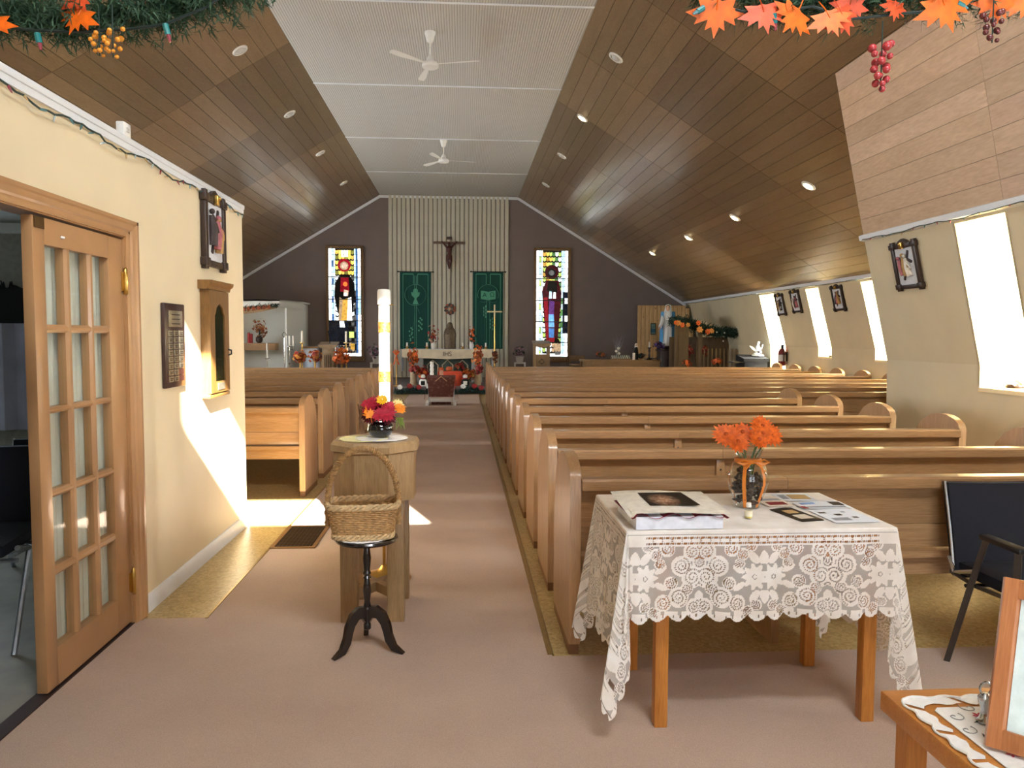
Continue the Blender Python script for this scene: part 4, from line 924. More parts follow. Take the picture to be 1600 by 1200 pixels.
garland([(1060,-60),(1140,-12),(1250,2),(1340,0),(1440,-8),(1540,-12),(1680,-20)], 'evergreen garland with orange maple leaves and red berries above the window side',
    [(1120,5,1,180,0),(1190,12,.9,170,1),(1245,18,.85,215,0),(1292,22,.85,160,0),(1312,18,.8,150,1),(1330,0,.7,190,1),(1398,5,.6,185,1),(1470,0,1.1,160,0),(1562,-8,.9,180,0),(1600,-5,.9,170,0)],
    [(1378,68,17,.105,BERM),(1552,18,14,.07,BERB)], [(1100,12,(1083,22),0),(1209,22,(1212,48),1),(1496,5,(1512,14),0)], [(1085,-20),(1110,5),(1160,18),(1210,20),(1270,10),(1330,30),(1400,22),(1450,18),(1540,-15)], 11)
garland([(-120,0),(-20,14),(60,24),(150,28),(250,14),(330,-8),(420,-50)], 'evergreen garland with gold berries above the French door side',
    [(128,18,.8,200,0),(-10,30,.8,180,0),(118,-12,.7,150,1)], [(155,50,12,.05,BERG),(176,45,12,.06,BERG)], [(258,38,(266,66),1),(58,52,(64,78),1)], [(-20,40),(60,48),(130,50),(200,46),(258,38),(320,12),(370,-20)], 12)

# ================================================================== SANCTUARY
PZ = .18
SAN = plain('sanctuary_carpet', (120,108,106), .95, noise=.1, nscale=8)
struct('floor_sanctuary', MB().box(-7.4, 6.95, 18.75, 23, 0, PZ), SAN, label='grey carpeted step and platform of the sanctuary')
def text_mesh(name, curve, parent, loc):
    tmp = bpy.data.objects.new('tmp_text', curve); COL.objects.link(tmp)
    me = bpy.data.meshes.new_from_object(tmp.evaluated_get(bpy.context.evaluated_depsgraph_get())); bpy.data.objects.remove(tmp)
    return link(name, me, parent, loc, (PI/2,0,0))
def km(Y): return Y/FPX/1.0
# ---- stained glass
def sgm(name, rgb, s):
    N = NT(name); c = lin(rgb); tc = N.n('ShaderNodeTexCoord'); nz = N.n('ShaderNodeTexNoise', {'Vector': tc.outputs['Object'], 'Scale': 16, 'Detail': 3}); oi = N.n('ShaderNodeObjectInfo')
    col = N.ramp(nz.outputs['Fac'], [(.3, tuple(v*.55 for v in c)), (.65, c)])
    mr = N.n('ShaderNodeMapRange', {'Value': oi.outputs['Random'], 'To Min': s*.55, 'To Max': s*1.25})
    N.l(col, N.b.inputs['Base Color']); N.l(col, N.b.inputs['Emission Color']); N.l(mr.outputs[0], N.b.inputs['Emission Strength']); N.b.inputs['Roughness'].default_value = .15; return N.m
SG = {k: sgm('stained_'+k, c, s) for k, (c, s) in dict(white=((246,250,250),2.6), ice=((190,226,240),2.0), blue=((70,120,190),.9), navy=((22,34,54),.35), yellow=((240,206,96),1.6), olive=((150,150,70),1.0), green=((96,150,90),1.0), red=((170,24,44),.6), maroon=((84,16,30),.35), gold=((206,160,70),1.1), tan=((206,176,140),1.0), black=((18,18,20),.2), flesh=((226,196,176),1.0), purple=((110,60,140),.6), sky=((110,170,230),1.4), lime=((190,220,110),1.5), grey=((120,120,120),.6), orange=((236,130,60),1.2)).items()}
LEAD = plain('lead_came', (20,20,22), .5)
def stained(n, x0, x1, z0, z1, label, kind):
    r = sgroup('window_%d' % n, label); Y0 = 22.97; W, H = x1-x0, z1-z0
    OKF = wood('window_oak', (96,72,44), (140,108,68), 'z', 6, 10, .5)
    f = MB()
    for q in ((-.08,0,-.08,H+.08), (W,W+.08,-.08,H+.08), (0,W,H,H+.08), (-.1,W+.1,-.16,0)): f.box(x0+q[0], x0+q[1], Y0-.05, 23, z0+q[2], z0+q[3], b=.008)
    obj('window_frame', f, OKF, r)
    def pane(poly, c, d=0): obj('pane', MB().prism([(x0+u*W, z0+v*H) for u, v in poly], 'y', Y0-.006-d, Y0-d), SG[c], r, smooth=False)
    def rect(u0, u1, v0, v1, c, d=0): g = .006; pane([(u0+g,v0+g*.3),(u1-g,v0+g*.3),(u1-g,v1-g*.3),(u0+g,v1-g*.3)], c, d)
    random.seed(n)
    nb = 18
    for i in range(nb):
        v0, v1 = i/nb, (i+1)/nb; vm = (v0+v1)/2
        low = kind == 0 and .12 < vm < .36; tail = kind == 1 and .22 < vm < .62
        rect(0, .10, v0, v1, 'navy' if low else 'white')
        rect(.10, .155, v0, v1, 'navy' if low else ('ice' if i % 3 else 'blue') if kind == 0 else ('lime' if i % 4 == 0 else 'ice'))
        rect(.155, .21, v0, v1, ('white' if i % 2 else 'ice') if not low else 'navy')
        rect(.79, .845, v0, v1, ('navy' if i % 2 else 'grey') if kind == 0 and vm < .6 else 'green' if tail and i % 2 else 'ice')
        rect(.845, .90, v0, v1, 'blue' if kind == 0 else 'navy' if tail else 'ice')
        rect(.90, 1, v0, v1, ('ice' if .4 < vm < .62 else 'white') if kind == 0 else 'navy' if tail and i % 3 else 'white')
    for i in range(20):
        for j in range(6):
            v0, v1 = .04+i*.0475, .04+(i+1)*.0475; u0 = .21+j*.0967; vm = (v0+v1)/2
            if kind == 0: c = ('yellow' if (i+j) % 3 else 'olive') if vm > .74 else ('white' if j < 2 else 'ice' if j == 2 else 'grey' if (i+j) % 2 else 'white') if vm > .34 else ('navy' if j < 4 else 'black' if (i+2*j) % 5 else 'grey') if vm > .12 else ('tan' if (i+j) % 2 else 'grey')
            else: c = ['lime','gold','yellow','lime','green','white'][(j+(i % 2)) % 6] if vm > .70 else ('white' if (i+j) % 3 else 'lime') if j < 2 else ('lime' if (i+j) % 2 else 'green') if vm > .15 else ('white' if j < 3 else 'tan')
            off = .018 if i % 2 else 0
            pane([(u0+.006,v0+.012),(u0+.048,v0+.002),(u0+.091,v0+.012),(u0+.091,v1-.004),(u0+.048,v1-.012),(u0+.006,v1-.004)], c)
    rect(.0, 1, 0, .03, 'white')
    d = .008
    circ = lambda cu, cv, r_, k=20: [(cu+r_*math.cos(a), cv+r_*W/H*math.sin(a)) for a in np.linspace(0, 2*PI, k, False)]
    if kind == 0:
        rect(.62, .78, .17, .23, 'lime', d); rect(.66, .8, .06, .12, 'gold', d)
        pane([(.28,.40),(.72,.40),(.82,.55),(.8,.68),(.64,.76),(.36,.76),(.2,.68),(.18,.55)], 'black', d)           # mantle
        pane([(.30,.33),(.38,.33),(.44,.53),(.34,.55)], 'tan', 2*d); pane([(.38,.33),(.56,.33),(.6,.54),(.44,.53)], 'gold', 2*d); pane([(.56,.33),(.72,.33),(.7,.55),(.6,.54)], 'white', 2*d)
        pane([(.34,.27),(.50,.27),(.46,.335),(.33,.335)], 'white', 2*d); pane([(.05,.10),(.62,.10),(.6,.26),(.45,.32),(.25,.30),(.05,.22)], 'navy', d)
        pane([(.36,.60),(.64,.60),(.62,.74),(.38,.74)], 'red', 2*d); pane([(.46,.56),(.6,.56),(.62,.61),(.48,.62)], 'flesh', 3*d); pane(circ(.52,.67,.07,10), 'orange', 3*d); pane(circ(.52,.575,.05,8), 'ice', 3*d)
        pane(circ(.49,.845,.20), 'red', 2*d); pane(circ(.49,.84,.13), 'tan', 3*d); pane(circ(.49,.84,.085), 'flesh', 4*d)
        for k in range(5): rect(.32+.075*k, .39+.075*k, .92, .985, 'white' if 0 < k < 4 else 'yellow', d)
    else:
        pane([(.34,.13),(.68,.13),(.74,.34),(.80,.60),(.70,.72),(.32,.72),(.18,.62),(.26,.34)], 'maroon', d)
        pane([(.24,.56),(.36,.56),(.40,.26),(.38,.14),(.34,.14),(.28,.34)], 'red', 2*d); pane([(.40,.40),(.56,.40),(.58,.52),(.42,.54)], 'purple', 2*d)
        pane([(.40,.28),(.58,.28),(.56,.40),(.40,.40)], 'sky', 2*d); pane([(.42,.15),(.56,.15),(.58,.27),(.40,.27)], 'blue', 2*d); pane([(.40,.55),(.50,.55),(.49,.62),(.42,.62)], 'ice', 2*d); pane([(.54,.55),(.62,.55),(.61,.61),(.55,.61)], 'white', 3*d)
        pane([(.34,.62),(.66,.60),(.66,.70),(.38,.72)], 'black', 2*d); pane([(.40,.14),(.58,.14),(.6,.18),(.40,.18)], 'red', 3*d); pane([(.2,.13),(.78,.13),(.72,.17),(.28,.17)], 'black', 1.5*d)
        pane(circ(.49,.80,.22), 'maroon', 2*d); pane(circ(.48,.79,.13), 'black', 3*d); pane(circ(.48,.79,.085), 'grey', 4*d)
        rect(.56, .8, .06, .12, 'tan', d); rect(.6, .78, .015, .05, 'grey', d)
    for v in (.135, .33, .53, .735): obj('saddle_bar', MB().box(x0, x1, Y0-.05, Y0-.03, z0+v*H-.012, z0+v*H+.012), LEAD, r)
    obj('lead_backing', MB().box(x0, x1, Y0, 23, z0, z1), LEAD, r)
stained(1, -3.93, -2.99, .80, 3.95, 'tall stained glass window with a robed figure in dark mantle', 0)
stained(2, 2.186, 3.137, .80, 3.96, 'tall stained glass window with a figure in crimson and blue', 1)
# ---- banners
BG_ = plain('banner_green', (12,70,62), .85, noise=.1); BL_ = plain('banner_motif', (84,160,132), .8, noise=.1)
def banner(x0, x1, z0, z1, label, kind):
    W, H = x1-x0, z1-z0; t = thing('banner', label, 'banner', ((x0+x1)/2, 22.93, z0), group='green banners flanking the crucifix')
    obj('cloth', MB().sheet(lambda u, v: (-W/2+W*u*(1-.02*(1-v)), .006*math.sin(u*9), H*v), 16, 4).box(-W/2*.96,W/2*.96,.004,.008,0,H), BG_, t)
    obj('hanging_rod', MB().tube([(-W/2-.06,0,H),(W/2+.06,0,H)], .014, 8).ball((-W/2-.06,0,H), .025).ball((W/2+.06,0,H), .025), STEELB, t)
    m = MB(); y0, y1 = -.016, -.011
    def bar(xa, xb, za, zb): m.box(xa, xb, y0, y1, za, zb)
    def stroke(p, r_=.008): m.tube([(x, -.014, z) for x, z in p], r_, 5, flat=.4)
    for s in (-1, 1):
        bar(s*W*.40-.008, s*W*.40+.008, .03, H*.97); bar(min(s*W*.40, s*W*.07), max(s*W*.40, s*W*.07), H*.965, H*.975); bar(s*W*.07-.008, s*W*.07+.008, H*.84, H*.97)
        bar(s*W*.025-.006, s*W*.025+.006, .02, H*.95) if kind == 0 else bar(s*W*.05-.006, s*W*.05+.006, .02, H*.72)
    cz = H*.70; rc = W*.34
    obj('border_lines', m, BL_, t, smooth=False); m = MB()
    m.tube([(rc*math.cos(a), -.014, cz+rc*math.sin(a)) for a in (np.linspace(0,2*PI,40,False) if kind == 0 else np.linspace(-.3,PI+.3,30))], .028, 6, kind == 0, flat=.3)
    obj('ring', m, BL_, t); m = MB()
    if kind == 0:
        m.prism([(-.13,cz+.08),(.13,cz+.08),(.11,cz-.02),(.03,cz-.09),(.03,cz-.12),(.09,cz-.27),(-.09,cz-.27),(-.03,cz-.12),(-.03,cz-.09),(-.11,cz-.02)], 'y', -.02, -.012)
        m.lathe([(.07,-.02),(.07,-.012)], 20, M=Matrix.Translation((0,0,cz+.12)) @ Matrix.Rotation(-PI/2,4,'X'))
        obj('chalice', m, BL_, t, smooth=False); m = MB()
        stroke([(-.02,H*.5),(-.04,H*.35),(-.10,H*.26),(-.12,H*.22)]); stroke([(.04,H*.55),(.12,H*.46)]) 
        for k in range(9):
            m.ball((-.13+.05*math.sin(k*2.3), -.016, H*.27-.045*k), (.025,.006,.03), 8, 5); m.ball((.14+.05*math.sin(k*2.1), -.016, H*.40-.045*k), (.025,.006,.03), 8, 5)
        obj('grape_motif', m, BL_, t)
    else:
        m.prism([(-.22,cz+.13),(-.02,cz+.10),(.0,cz+.08),(.02,cz+.10),(.22,cz+.13),(.22,cz-.12),(.02,cz-.15),(0,cz-.17),(-.02,cz-.15),(-.22,cz-.12)], 'y', -.02, -.012)
        bk = obj('book', m, BL_, t, smooth=False)
        for ch, x in (('A',-.17), ('\u03a9',.045)):
            c = bpy.data.curves.new('letter', 'FONT'); c.body = ch; c.size = .19; c.extrude = .003; c.materials.append(BG_); text_mesh('letter', c, bk, (x, -.024, cz-.06))
        m = MB(); stroke([(-.26,cz-.2),(-.13,cz-.22),(0,cz-.19),(.13,cz-.22),(.26,cz-.2)])
        obj('ribbon_line', m, BL_, t); m = MB()
        for cx, cz_ in ((-.10,H*.42), (.10,H*.26)):
            for k in range(7): m.ball((cx+.03*(-1)**k, -.016, cz_+.05*k), (.018,.005,.045), 8, 5)
            stroke([(cx, cz_), (cx+.01, .05)], .006)
        obj('wheat_motif', m, BL_, t)
banner(-1.85, -.933, 1.02, 3.29, 'dark green banner with a chalice in a ring', 0)
banner(.301, 1.205, 1.03, 3.31, 'dark green banner with an alpha and omega book', 1)
# ---- crucifix
CX = -.4
t = thing('crucifix', 'wooden crucifix with a dark carved figure above the altar', 'crucifix', (CX, 22.9, 2.66))
CRW = plain('cross_wood', (112,88,74), .6, noise=.15)
obj('upright', MB().box(-.022,.022,0,.04,0,1.68,b=.004), plain('cross_upright_lit', (196,190,176), .5), t); obj('crossbar', MB().box(-.47,.47,-.005,.03,1.45,1.52,b=.004), CRW, t); obj('title_board', MB().box(-.08,.08,-.02,0,1.58,1.66,b=.004), plain('title', (74,56,46), .6), t)  # upright coloured pale to stand for its lit edge
c = MB(); BZ = plain('corpus_bronze', (74,30,24), .5, noise=.2)
c.tube([(0,-.06,1.39),(0,-.07,1.30),(.01,-.07,1.18),(0,-.08,1.10)], [.045,.085,.06,.07], 12).ball((0,-.09,1.44), (.042,.045,.055)).tube([(0,-.06,1.36),(0,-.08,1.42)], .022, 8)
for s in (-1, 1): c.tube([(s*.06,-.06,1.34),(s*.15,-.06,1.44),(s*.21,-.04,1.50)], [.032,.025,.016], 8).ball((s*.215,-.03,1.51), .022)
c.tube([(-.035,-.08,1.10),(-.05,-.12,.95),(-.01,-.08,.80),(0,-.05,.72)], [.05,.042,.03,.022], 10).tube([(.035,-.08,1.10),(.05,-.12,.96),(.015,-.08,.80),(.005,-.06,.72)], [.05,.042,.03,.022], 10)
obj('figure', c, BZ, t); obj('loincloth', MB().lathe([(.07,-.1),(.085,-.05),(.08,.02),(.07,.03)], 14, (0,-.085,1.08), 1, .8), BZ, t)
# ---- small leaf wreath
def leaf_cloud(rad, n, s, mats, sz=1.0):
    out = []
    for m in mats:
        mb = MB()
        for k in range(n//len(mats)):
            d = Vector((random.gauss(0,1), random.gauss(0,1), random.gauss(0,1))).normalized(); p = d*rad*random.uniform(.35,1.2); p.z *= sz
            a = d.orthogonal().normalized()*s; b = d.cross(a).normalized()*s; q = random.uniform(0,6.28); u = a*math.cos(q)+b*math.sin(q); v_ = d.cross(u).normalized()*s+d*s*.4
            mb.add([p-u*.9, p-v_*.5, p+u*.55+v_*.2, p+u*1.1, p+v_*.8], [(0,1,2),(0,2,4),(1,3,2),(2,3,4)])
        out.append((mb, m))
    return out
random.seed(21)
t = thing('leaf_wreath', 'small autumn leaf wreath on the white ribbed panel', 'wreath', (at(703,483,Y=22.953)+Vector((0,.02,0))))
w1 = MB(); w2 = MB()
for k in range(40):
    a = 2*PI*k/20; r_ = .10+.03*(k % 2); (w1 if k % 3 else w2).prism([(r_*math.cos(a)+.05*math.cos(b), r_*math.sin(a)+.05*math.sin(b)) for b in (a, a+1.2, a+PI, a-1.2)], 'y', -.03-.001*k, -.02)
obj('leaves', w1, DARKW, t); obj('leaves', w2, RUST, t); obj('centre_light', MB().ball((0,-.05,0), .035), plain('cream_heart', (240,200,150), .5), t)
def bouquet(label, loc, rad, mats, n=60, s=.05, sz=1.0, cat='bouquet', base=None, grp=None):
    t = thing('leaf_bouquet', label, cat, loc, group=grp)
    for mb, m in leaf_cloud(rad, n, s, mats, sz): obj('leaves', mb, m, t, smooth=False)
    obj('stems', MB().tube([(0,0,-rad*sz*1.02),(0,0,0)], rad*.15, 6), DKGREEN, t)
    if base: obj('stand', MB().lathe([(.10,0),(.10,.02),(.025,.05),(.025,t.location.z-PZ-rad*.9),(.07,t.location.z-PZ-rad*.6)], 14, (0,0,PZ-t.location.z)), BRASS, t)
    return t
# ---- altar
AY = 20.3
a0, a1 = at(628,546,Y=AY), at(769,546,Y=AY); AZ = a0.z; ax = (a0.x+a1.x)/2; hw = (a1.x-a0.x)/2
MARB = plain('altar_stone', (206,192,164), .5, noise=.14, nscale=5)
t = thing('altar', 'broad pale stone altar with bowed front slab', 'altar', (ax, AY+.4, PZ)); h_ = AZ-PZ
obj('mensa', MB().prism([(-hw,h_),(hw,h_),(hw,h_-.21),(hw*.6,h_-.225),(0,h_-.255),(-hw*.6,h_-.225),(-hw,h_-.21)], 'y', -.4, .4), MARB, t)
for s in (-1, 1): obj('pier', MB().box(s*hw*.66-.14, s*hw*.66+.14, -.3, .3, 0, h_-.21, b=.01), plain('pier_grey', (150,150,146), .6), t)
obj('recess_panel', MB().box(-hw*.6, hw*.6, .1, .14, 0, h_-.22), plain('recess_green', (78,96,90), .6, noise=.3, nscale=4), t)
for s in (-1, 0, 1): obj('arch', MB().tube([(s*.4-.14,.08,0),(s*.4-.14,.08,.45),(s*.4,.08,.58),(s*.4+.14,.08,.45),(s*.4+.14,.08,0)], .02, 6), MARB, t)
o = bpy.data.curves.new('inscription', 'FONT'); o.body = 'IHS'; o.size = .17; o.align_x = 'CENTER'; o.extrude = .004; o.materials.append(plain('inscription', (96,80,66), .7)); text_mesh('inscription', o, t, (0,-.404,h_-.17))
t = thing('altar_cloth', 'white cloth over the altar top hanging at both ends', 'altar cloth', (ax, AY+.4, AZ))
LIN = plain('altar_linen', (214,220,228), .8)
obj('top_cloth', MB().box(-hw-.01, hw+.01, -.395, .4, .001, .008), LIN, t)
for s in (-1, 1): obj('side_drop', MB().sheet(lambda u, v: (s*(hw+.012+.012*math.sin(u*20)), -.38+.76*u, -.58*v), 24, 4), LIN, t)
def bronze_mary(loc):
    t = thing('bronze_statue', 'dark bronze robed statue standing on the altar', 'statue', loc); m = plain('bronze', (98,84,66), .5, .3, .3, 20)
    obj('robe', MB().lathe([(.13,0),(.15,.05),(.15,.2),(.17,.36),(.16,.45),(.12,.54),(.06,.58)], 28, sx=1, sy=.7, fold=lambda a, v: .06*math.sin(7*a)*(1-v)), m, t)
    obj('head', MB().ball((0,-.02,.63), (.05,.055,.065)).tube([(0,0,.55),(0,-.01,.62)], .03, 8), m, t)
    obj('veil', MB().lathe([(.13,.30),(.135,.42),(.10,.55),(.075,.64),(.055,.70),(0,.72)], 20, (0,.02,0), 1, .8), m, t)
    obj('hands', MB().tube([(-.09,-.08,.40),(0,-.15,.45)], [.03,.02], 8).tube([(.09,-.08,.40),(0,-.15,.45)], [.03,.02], 8), m, t)
    obj('plinth', MB().lathe([(.15,-.001),(.15,.02)], 20, sy=.8), m, t)
bronze_mary(Vector((at(703,546.5,Y=20.7).x, 20.7, AZ+.01)))
def altar_vase(px, label, mats, rad, hgt, dy=.3):
    p = at(px, 546, Y=AY+dy); p.z = AZ+.009
    t = thing('altar_vase', label, 'vase', p, group='flower vases on the altar')
    obj('vase', MB().lathe([(.05,0),(.04,.02),(.06,.07),(.06,.12),(.04,.16),(.05,.18)], 16), WHITE, t)
    for mb, m in leaf_cloud(rad, 50, .05, mats, 1.9): obj('leaves', mb, m, t, (0,0,hgt), smooth=False)
    obj('stems', MB().tube([(0,0,.1),(0,0,hgt)], .02, 6), DKGREEN, t)
altar_vase(677, 'white vase of tall red autumn flowers beside the bronze statue', [RED, RUST, plain('beige_bloom',(190,160,130),.7)], .14, .36)
altar_vase(737, 'white vase of tall orange leaves beside the omega banner', [ORANGE, RUST, DKGREEN], .13, .36)
for px, lb in ((636,'left end of the altar'), (667,'chalice banner foot'), (723,'bronze statue'), (759,'right end of the altar')):
    p = at(px, 546, Y=AY+.15); p.z = AZ+.009
    t = thing('candle_holder', 'small candle with red ring on altar near the '+lb, 'candle', p, group='small candles on the altar')
    obj('holder', MB().lathe([(.05,0),(.05,.012),(.02,.03),(.03,.06),(.05,.07)], 14), BRASS, t); obj('candle', MB().lathe([(.022,.06),(.022,.17),(.004,.172)], 12), WAX, t); obj('flower_ring', flower(MB(), (0,0,.07), (0,-.2,1), .07, 10, 2, .4), RED, t)
# ---- log pedestals with bouquets
LOG = wood('birch_log', (150,126,96), (200,180,148), 'z', 8, 3, .8)
for px, lb in ((646,'chalice banner side'), (746,'omega banner side')):
    b = at(px, 603, Y=19.3); t = thing('log_pedestal', 'upright pale log stand before the altar on the '+lb, 'pedestal', (b.x, 19.3, PZ)); tz = at(px,575,Y=19.3).z-PZ
    obj('log', MB().lathe([(.095,0),(.085,.1),(.08,tz-.02),(.085,tz)], 16, fold=lambda a, v: .05*math.sin(3*a+v*4)), LOG, t); obj('cut_top', MB().lathe([(.078,tz),(.07,tz+.005)], 16), PINEX, t)
    bouquet('tall orange leaf bouquet on the log stand, '+lb, (b.x, 19.3, PZ+tz+.3), .13, [ORANGE, plain('leaf_amber',(220,130,50),.6), RUST], 80, .06, 2.2, grp='leaf bouquets on log stands')
    bouquet('red leaf cluster at the foot of the tall bouquet, '+lb, (b.x+.03, 19.06, PZ+tz-.02), .12, [RED, plain('leaf_brick',(150,70,60),.6)], 50, .05, .9, grp='red leaf clusters on log stands')
# ---- draped box and harvest items before the altar
b0, b1 = at(684,604,Y=18.95), at(722,604,Y=18.95); bz = at(700,580,Y=18.95).z
t = thing('draped_box', 'low box draped in rust orange cloth before the altar', 'box', ((b0.x+b1.x)/2, 19.05, PZ)); bwid = (b1.x-b0.x)/2; bh = bz-PZ
CLO = plain('orange_cloth', (196,72,44), .8, noise=.15, nscale=12)
obj('drape', MB().lathe([(1.06,0),(1.03,bh*.5),(1.0,bh-.02),(.95,bh),(0,bh)], 48, sx=bwid, sy=.16, fold=lambda a, v: .03*math.sin(14*a)*(1-v)), CLO, t); obj('runner', MB().box(-bwid*.8,bwid*.8,-.1,.1,bh,bh+.006), RUST, t)
def pumpkin(label, px, py, Y, r_, mat):
    p = at(px, py, Y=Y); t = thing('pumpkin', label, 'pumpkin', p, group='harvest pumpkins')
    obj('flesh', MB().lathe([(.0,0),(.5*r_,.02*r_),(.95*r_,.4*r_),(r_,.75*r_),(.8*r_,1.2*r_),(.3*r_,1.4*r_),(0,1.32*r_)], 32, fold=lambda a, v: .07*abs(math.sin(5*a))-.03), mat, t); obj('stalk', MB().tube([(0,0,1.3*r_),(.1*r_,0,1.7*r_)], .12*r_, 6), DKGREEN, t)
ORP = plain('pumpkin_orange', (204,96,40), .5, noise=.1)
p_ = bz+.008
for px, r_, lb in ((689,.072,'on the draped box beside its edge'), (702,.085,'in the middle of the draped box')):
    q = at(px, 580, Y=19.05); t = pumpkin('small orange pumpkin '+lb, px, 580, 19.05, r_, ORP)
for px, py, lb, mats in ((661,582,'beside the white carved candle',[RUST,ORANGE,RED]), (733,585,'between draped box and log stand',[ORANGE,plain('leaf_yellow',(206,150,60),.6),RUST]), (718,575,'behind the draped box',[RED,RUST,DKGREEN])):
    bouquet('autumn leaf arrangement on the step '+lb, at(px,py,Y=19.2 if px != 718 else 19.55), .15, mats, 80, .06, .9, grp='leaf arrangements on the step')
t = thing('carved_candle', 'slim white twisted candle standing left of the draped box', 'candle', (at(675,592,Y=19.0).x, 18.95, PZ))
hh = at(675,565,Y=18.95).z-PZ
obj('twist', MB().lathe([(.04+.012*(k % 2), .16+(hh-.16)*k/9) for k in range(10)], 12), WAX, t); obj('foot', MB().lathe([(.10,0),(.10,.02),(.03,.06),(.03,.14),(.06,.16)], 14), CHROME, t)
for px, lb in ((661,'beside the carved candle'), (727,'at the right edge of the draped box')):
    p = at(px, 606, Y=18.9); t = thing('harvest_doll', 'small black and white doll figure '+lb, 'doll', (p.x, 18.92, PZ), group='dolls on the step')
    obj('body', MB().lathe([(.08,0),(.10,.06),(.09,.14),(.05,.19)], 16), WHITE if px < 700 else BLK, t); obj('head', MB().ball((0,0,.235), .055), WHITE, t); obj('scarf', MB().lathe([(.06,.175),(.075,.185),(.06,.20)], 14), RED, t); obj('apron', MB().box(-.05,.05,-.11,-.085,.03,.13,b=.01), BLK if px < 700 else WHITE, t)
# floor garland along the step
random.seed(31)
t = thing('floor_garland', 'dark evergreen garland with red blooms lying along the sanctuary step', 'garland', (0,18.6,0))
g0, g1 = at(617,612,Y=18.6).x, at(762,612,Y=18.6).x; nd = MB()
for k in range(900):
    x = random.uniform(g0, g1); c = Vector((x, random.gauss(0,.05), .06+.04*math.sin(x*9)+abs(random.gauss(0,.04)))); d = Vector((random.gauss(0,1), random.gauss(0,1), random.gauss(.3,.7))).normalized()*.11; s = d.orthogonal().normalized()*.012
    nd.add([c-s, c+s, c+d], [(0,1,2)])
tag(obj('needles', nd, plain('garland_teal', (36,66,62), .7, noise=.4), t, smooth=False), 'dark green needles', kind='stuff'); obj('stem', MB().tube([(g0,0,.05),((g0+g1)/2,0,.07),(g1,0,.05)], .03, 6), DKGREEN, t)
for k in range(9): obj('bloom', flower(MB(), (g0+(g1-g0)*(k+.5)/9+random.uniform(-.08,.08), -.08, .14+random.uniform(0,.07)), (0,-1,.6), .08, 9, 2, .5), RED if k % 3 else WHITE, t)
# brass pole with orange bow
p = at(619.5, 603, Y=18.9); t = thing('bow_pole', 'thin brass pole with an orange bow beside the pews', 'pole', (p.x, 18.9, PZ)); zt = at(619,548,Y=18.9).z-PZ
obj('pole', MB().tube([(0,0,0),(0,0,zt)], .012, 8).lathe([(.08,0),(.08,.015),(.02,.03)], 14), BRASS, t)
for s in (-1, 1): obj('bow_loop', MB().tube([(0,-.02,zt-.12),(s*.07,-.04,zt-.02),(s*.03,-.03,zt+.02),(0,-.02,zt-.12),(s*.06,-.04,zt-.34)], [.02,.035,.03,.02,.03], 6, flat=.5), ORANGE, t)
# processional cross
p = at(772.5, 572, Y=19.6); t = thing('processional_cross', 'slender brass processional cross on a tall staff', 'cross', (p.x, 19.6, PZ)); zt = at(772,476,Y=19.6).z-PZ; zb = at(772,487,Y=19.6).z-PZ
obj('staff', MB().tube([(0,0,0),(0,0,zt-.3)], .014, 8).ball((0,0,zt-.52), .03), BRASS, t); obj('upright', MB().box(-.018,.018,-.012,.012,zt-.35,zt,b=.004), plain('pale_gold',(230,214,170),.3,.6), t); obj('arm', MB().box(-.19,.19,-.012,.012,zb-.018,zb+.018,b=.004), plain('pale_gold2',(230,214,170),.3,.6), t)
obj('base', MB().lathe([(.14,0),(.14,.02),(.03,.06)], 16), BRASS, t); 
bouquet('brown leaf bunch tied to the processional cross staff', (p.x+.02, 19.5, at(772,555,Y=19.5).z), .08, [RUST, plain('leaf_dkbrown',(90,50,40),.7)], 40, .05, 2.2)
# kneeler
p0, p1 = at(663,632,Z=0), at(716,632,Z=0); kx = (p0.x+p1.x)/2; ky = 15.95
t = thing('prayer_kneeler', 'prayer kneeler covered in a brown patterned cloth before the altar', 'kneeler', (kx, ky, .006))
N = NT('tapestry'); tc = N.n('ShaderNodeTexCoord'); v = N.n('ShaderNodeTexVoronoi', {'Vector': tc.outputs['Object'], 'Scale': 16}); n2 = N.n('ShaderNodeTexNoise', {'Vector': tc.outputs['Object'], 'Scale': 30})
N.l(N.mix(n2.outputs['Fac'], N.ramp(v.outputs['Distance'], [(.1, lin((150,110,96))), (.5, lin((96,50,44)))]), lin((118,74,62))), N.b.inputs['Base Color']); N.b.inputs['Roughness'].default_value = .9; TAP = N.m
w_ = .29
obj('cover', MB().add([(-w_,.0,.60),(w_,0,.60),(w_*.98,-.16,.56),(-w_*.98,-.16,.56),(-w_*.86,-.18,.16),(w_*.86,-.18,.16)], [(0,1,2,3),(3,2,5,4)]).box(-w_*.95,w_*.95,-.15,.1,.50,.555), TAP, t)
for s in (-1, 1): obj('side_drape', MB().add([(s*w_,.05,.60),(s*w_*.98,-.16,.56),(s*(w_+.06),-.17,.10),(s*(w_+.06),.08,.10)], [(0,1,2,3)]), TAP, t)
obj('kneeling_board', MB().box(-.22,.22,-.35,-.19,.07,.13,b=.006), WHITE, t)
for s in (-1, 1):
    obj('foot', MB().prism([(-.4,0),(-.36,.05),(-.25,.07),(.1,.07),(.15,0)], 'x', s*.28-.03, s*.28+.03), WHITE, t)
    obj('post', MB().box(s*.25-.02, s*.25+.02, -.1, .05, .05, .52), WHITE, t)
obj('lower_panel', MB().box(-.2,.2,-.14,-.12,.0,.1), TAP, t)
obj('gold_fringe', MB().tube([(-.12,-.175,.48),(0,-.175,.58),(.12,-.175,.48)], .008, 5), plain('fringe', (206,160,120), .7), t); tag(obj('small_card', MB().box(-.04,.04,-.02,-.01,.60,.70), plain('card_peach',(224,170,140),.6), t), 'little upright card')

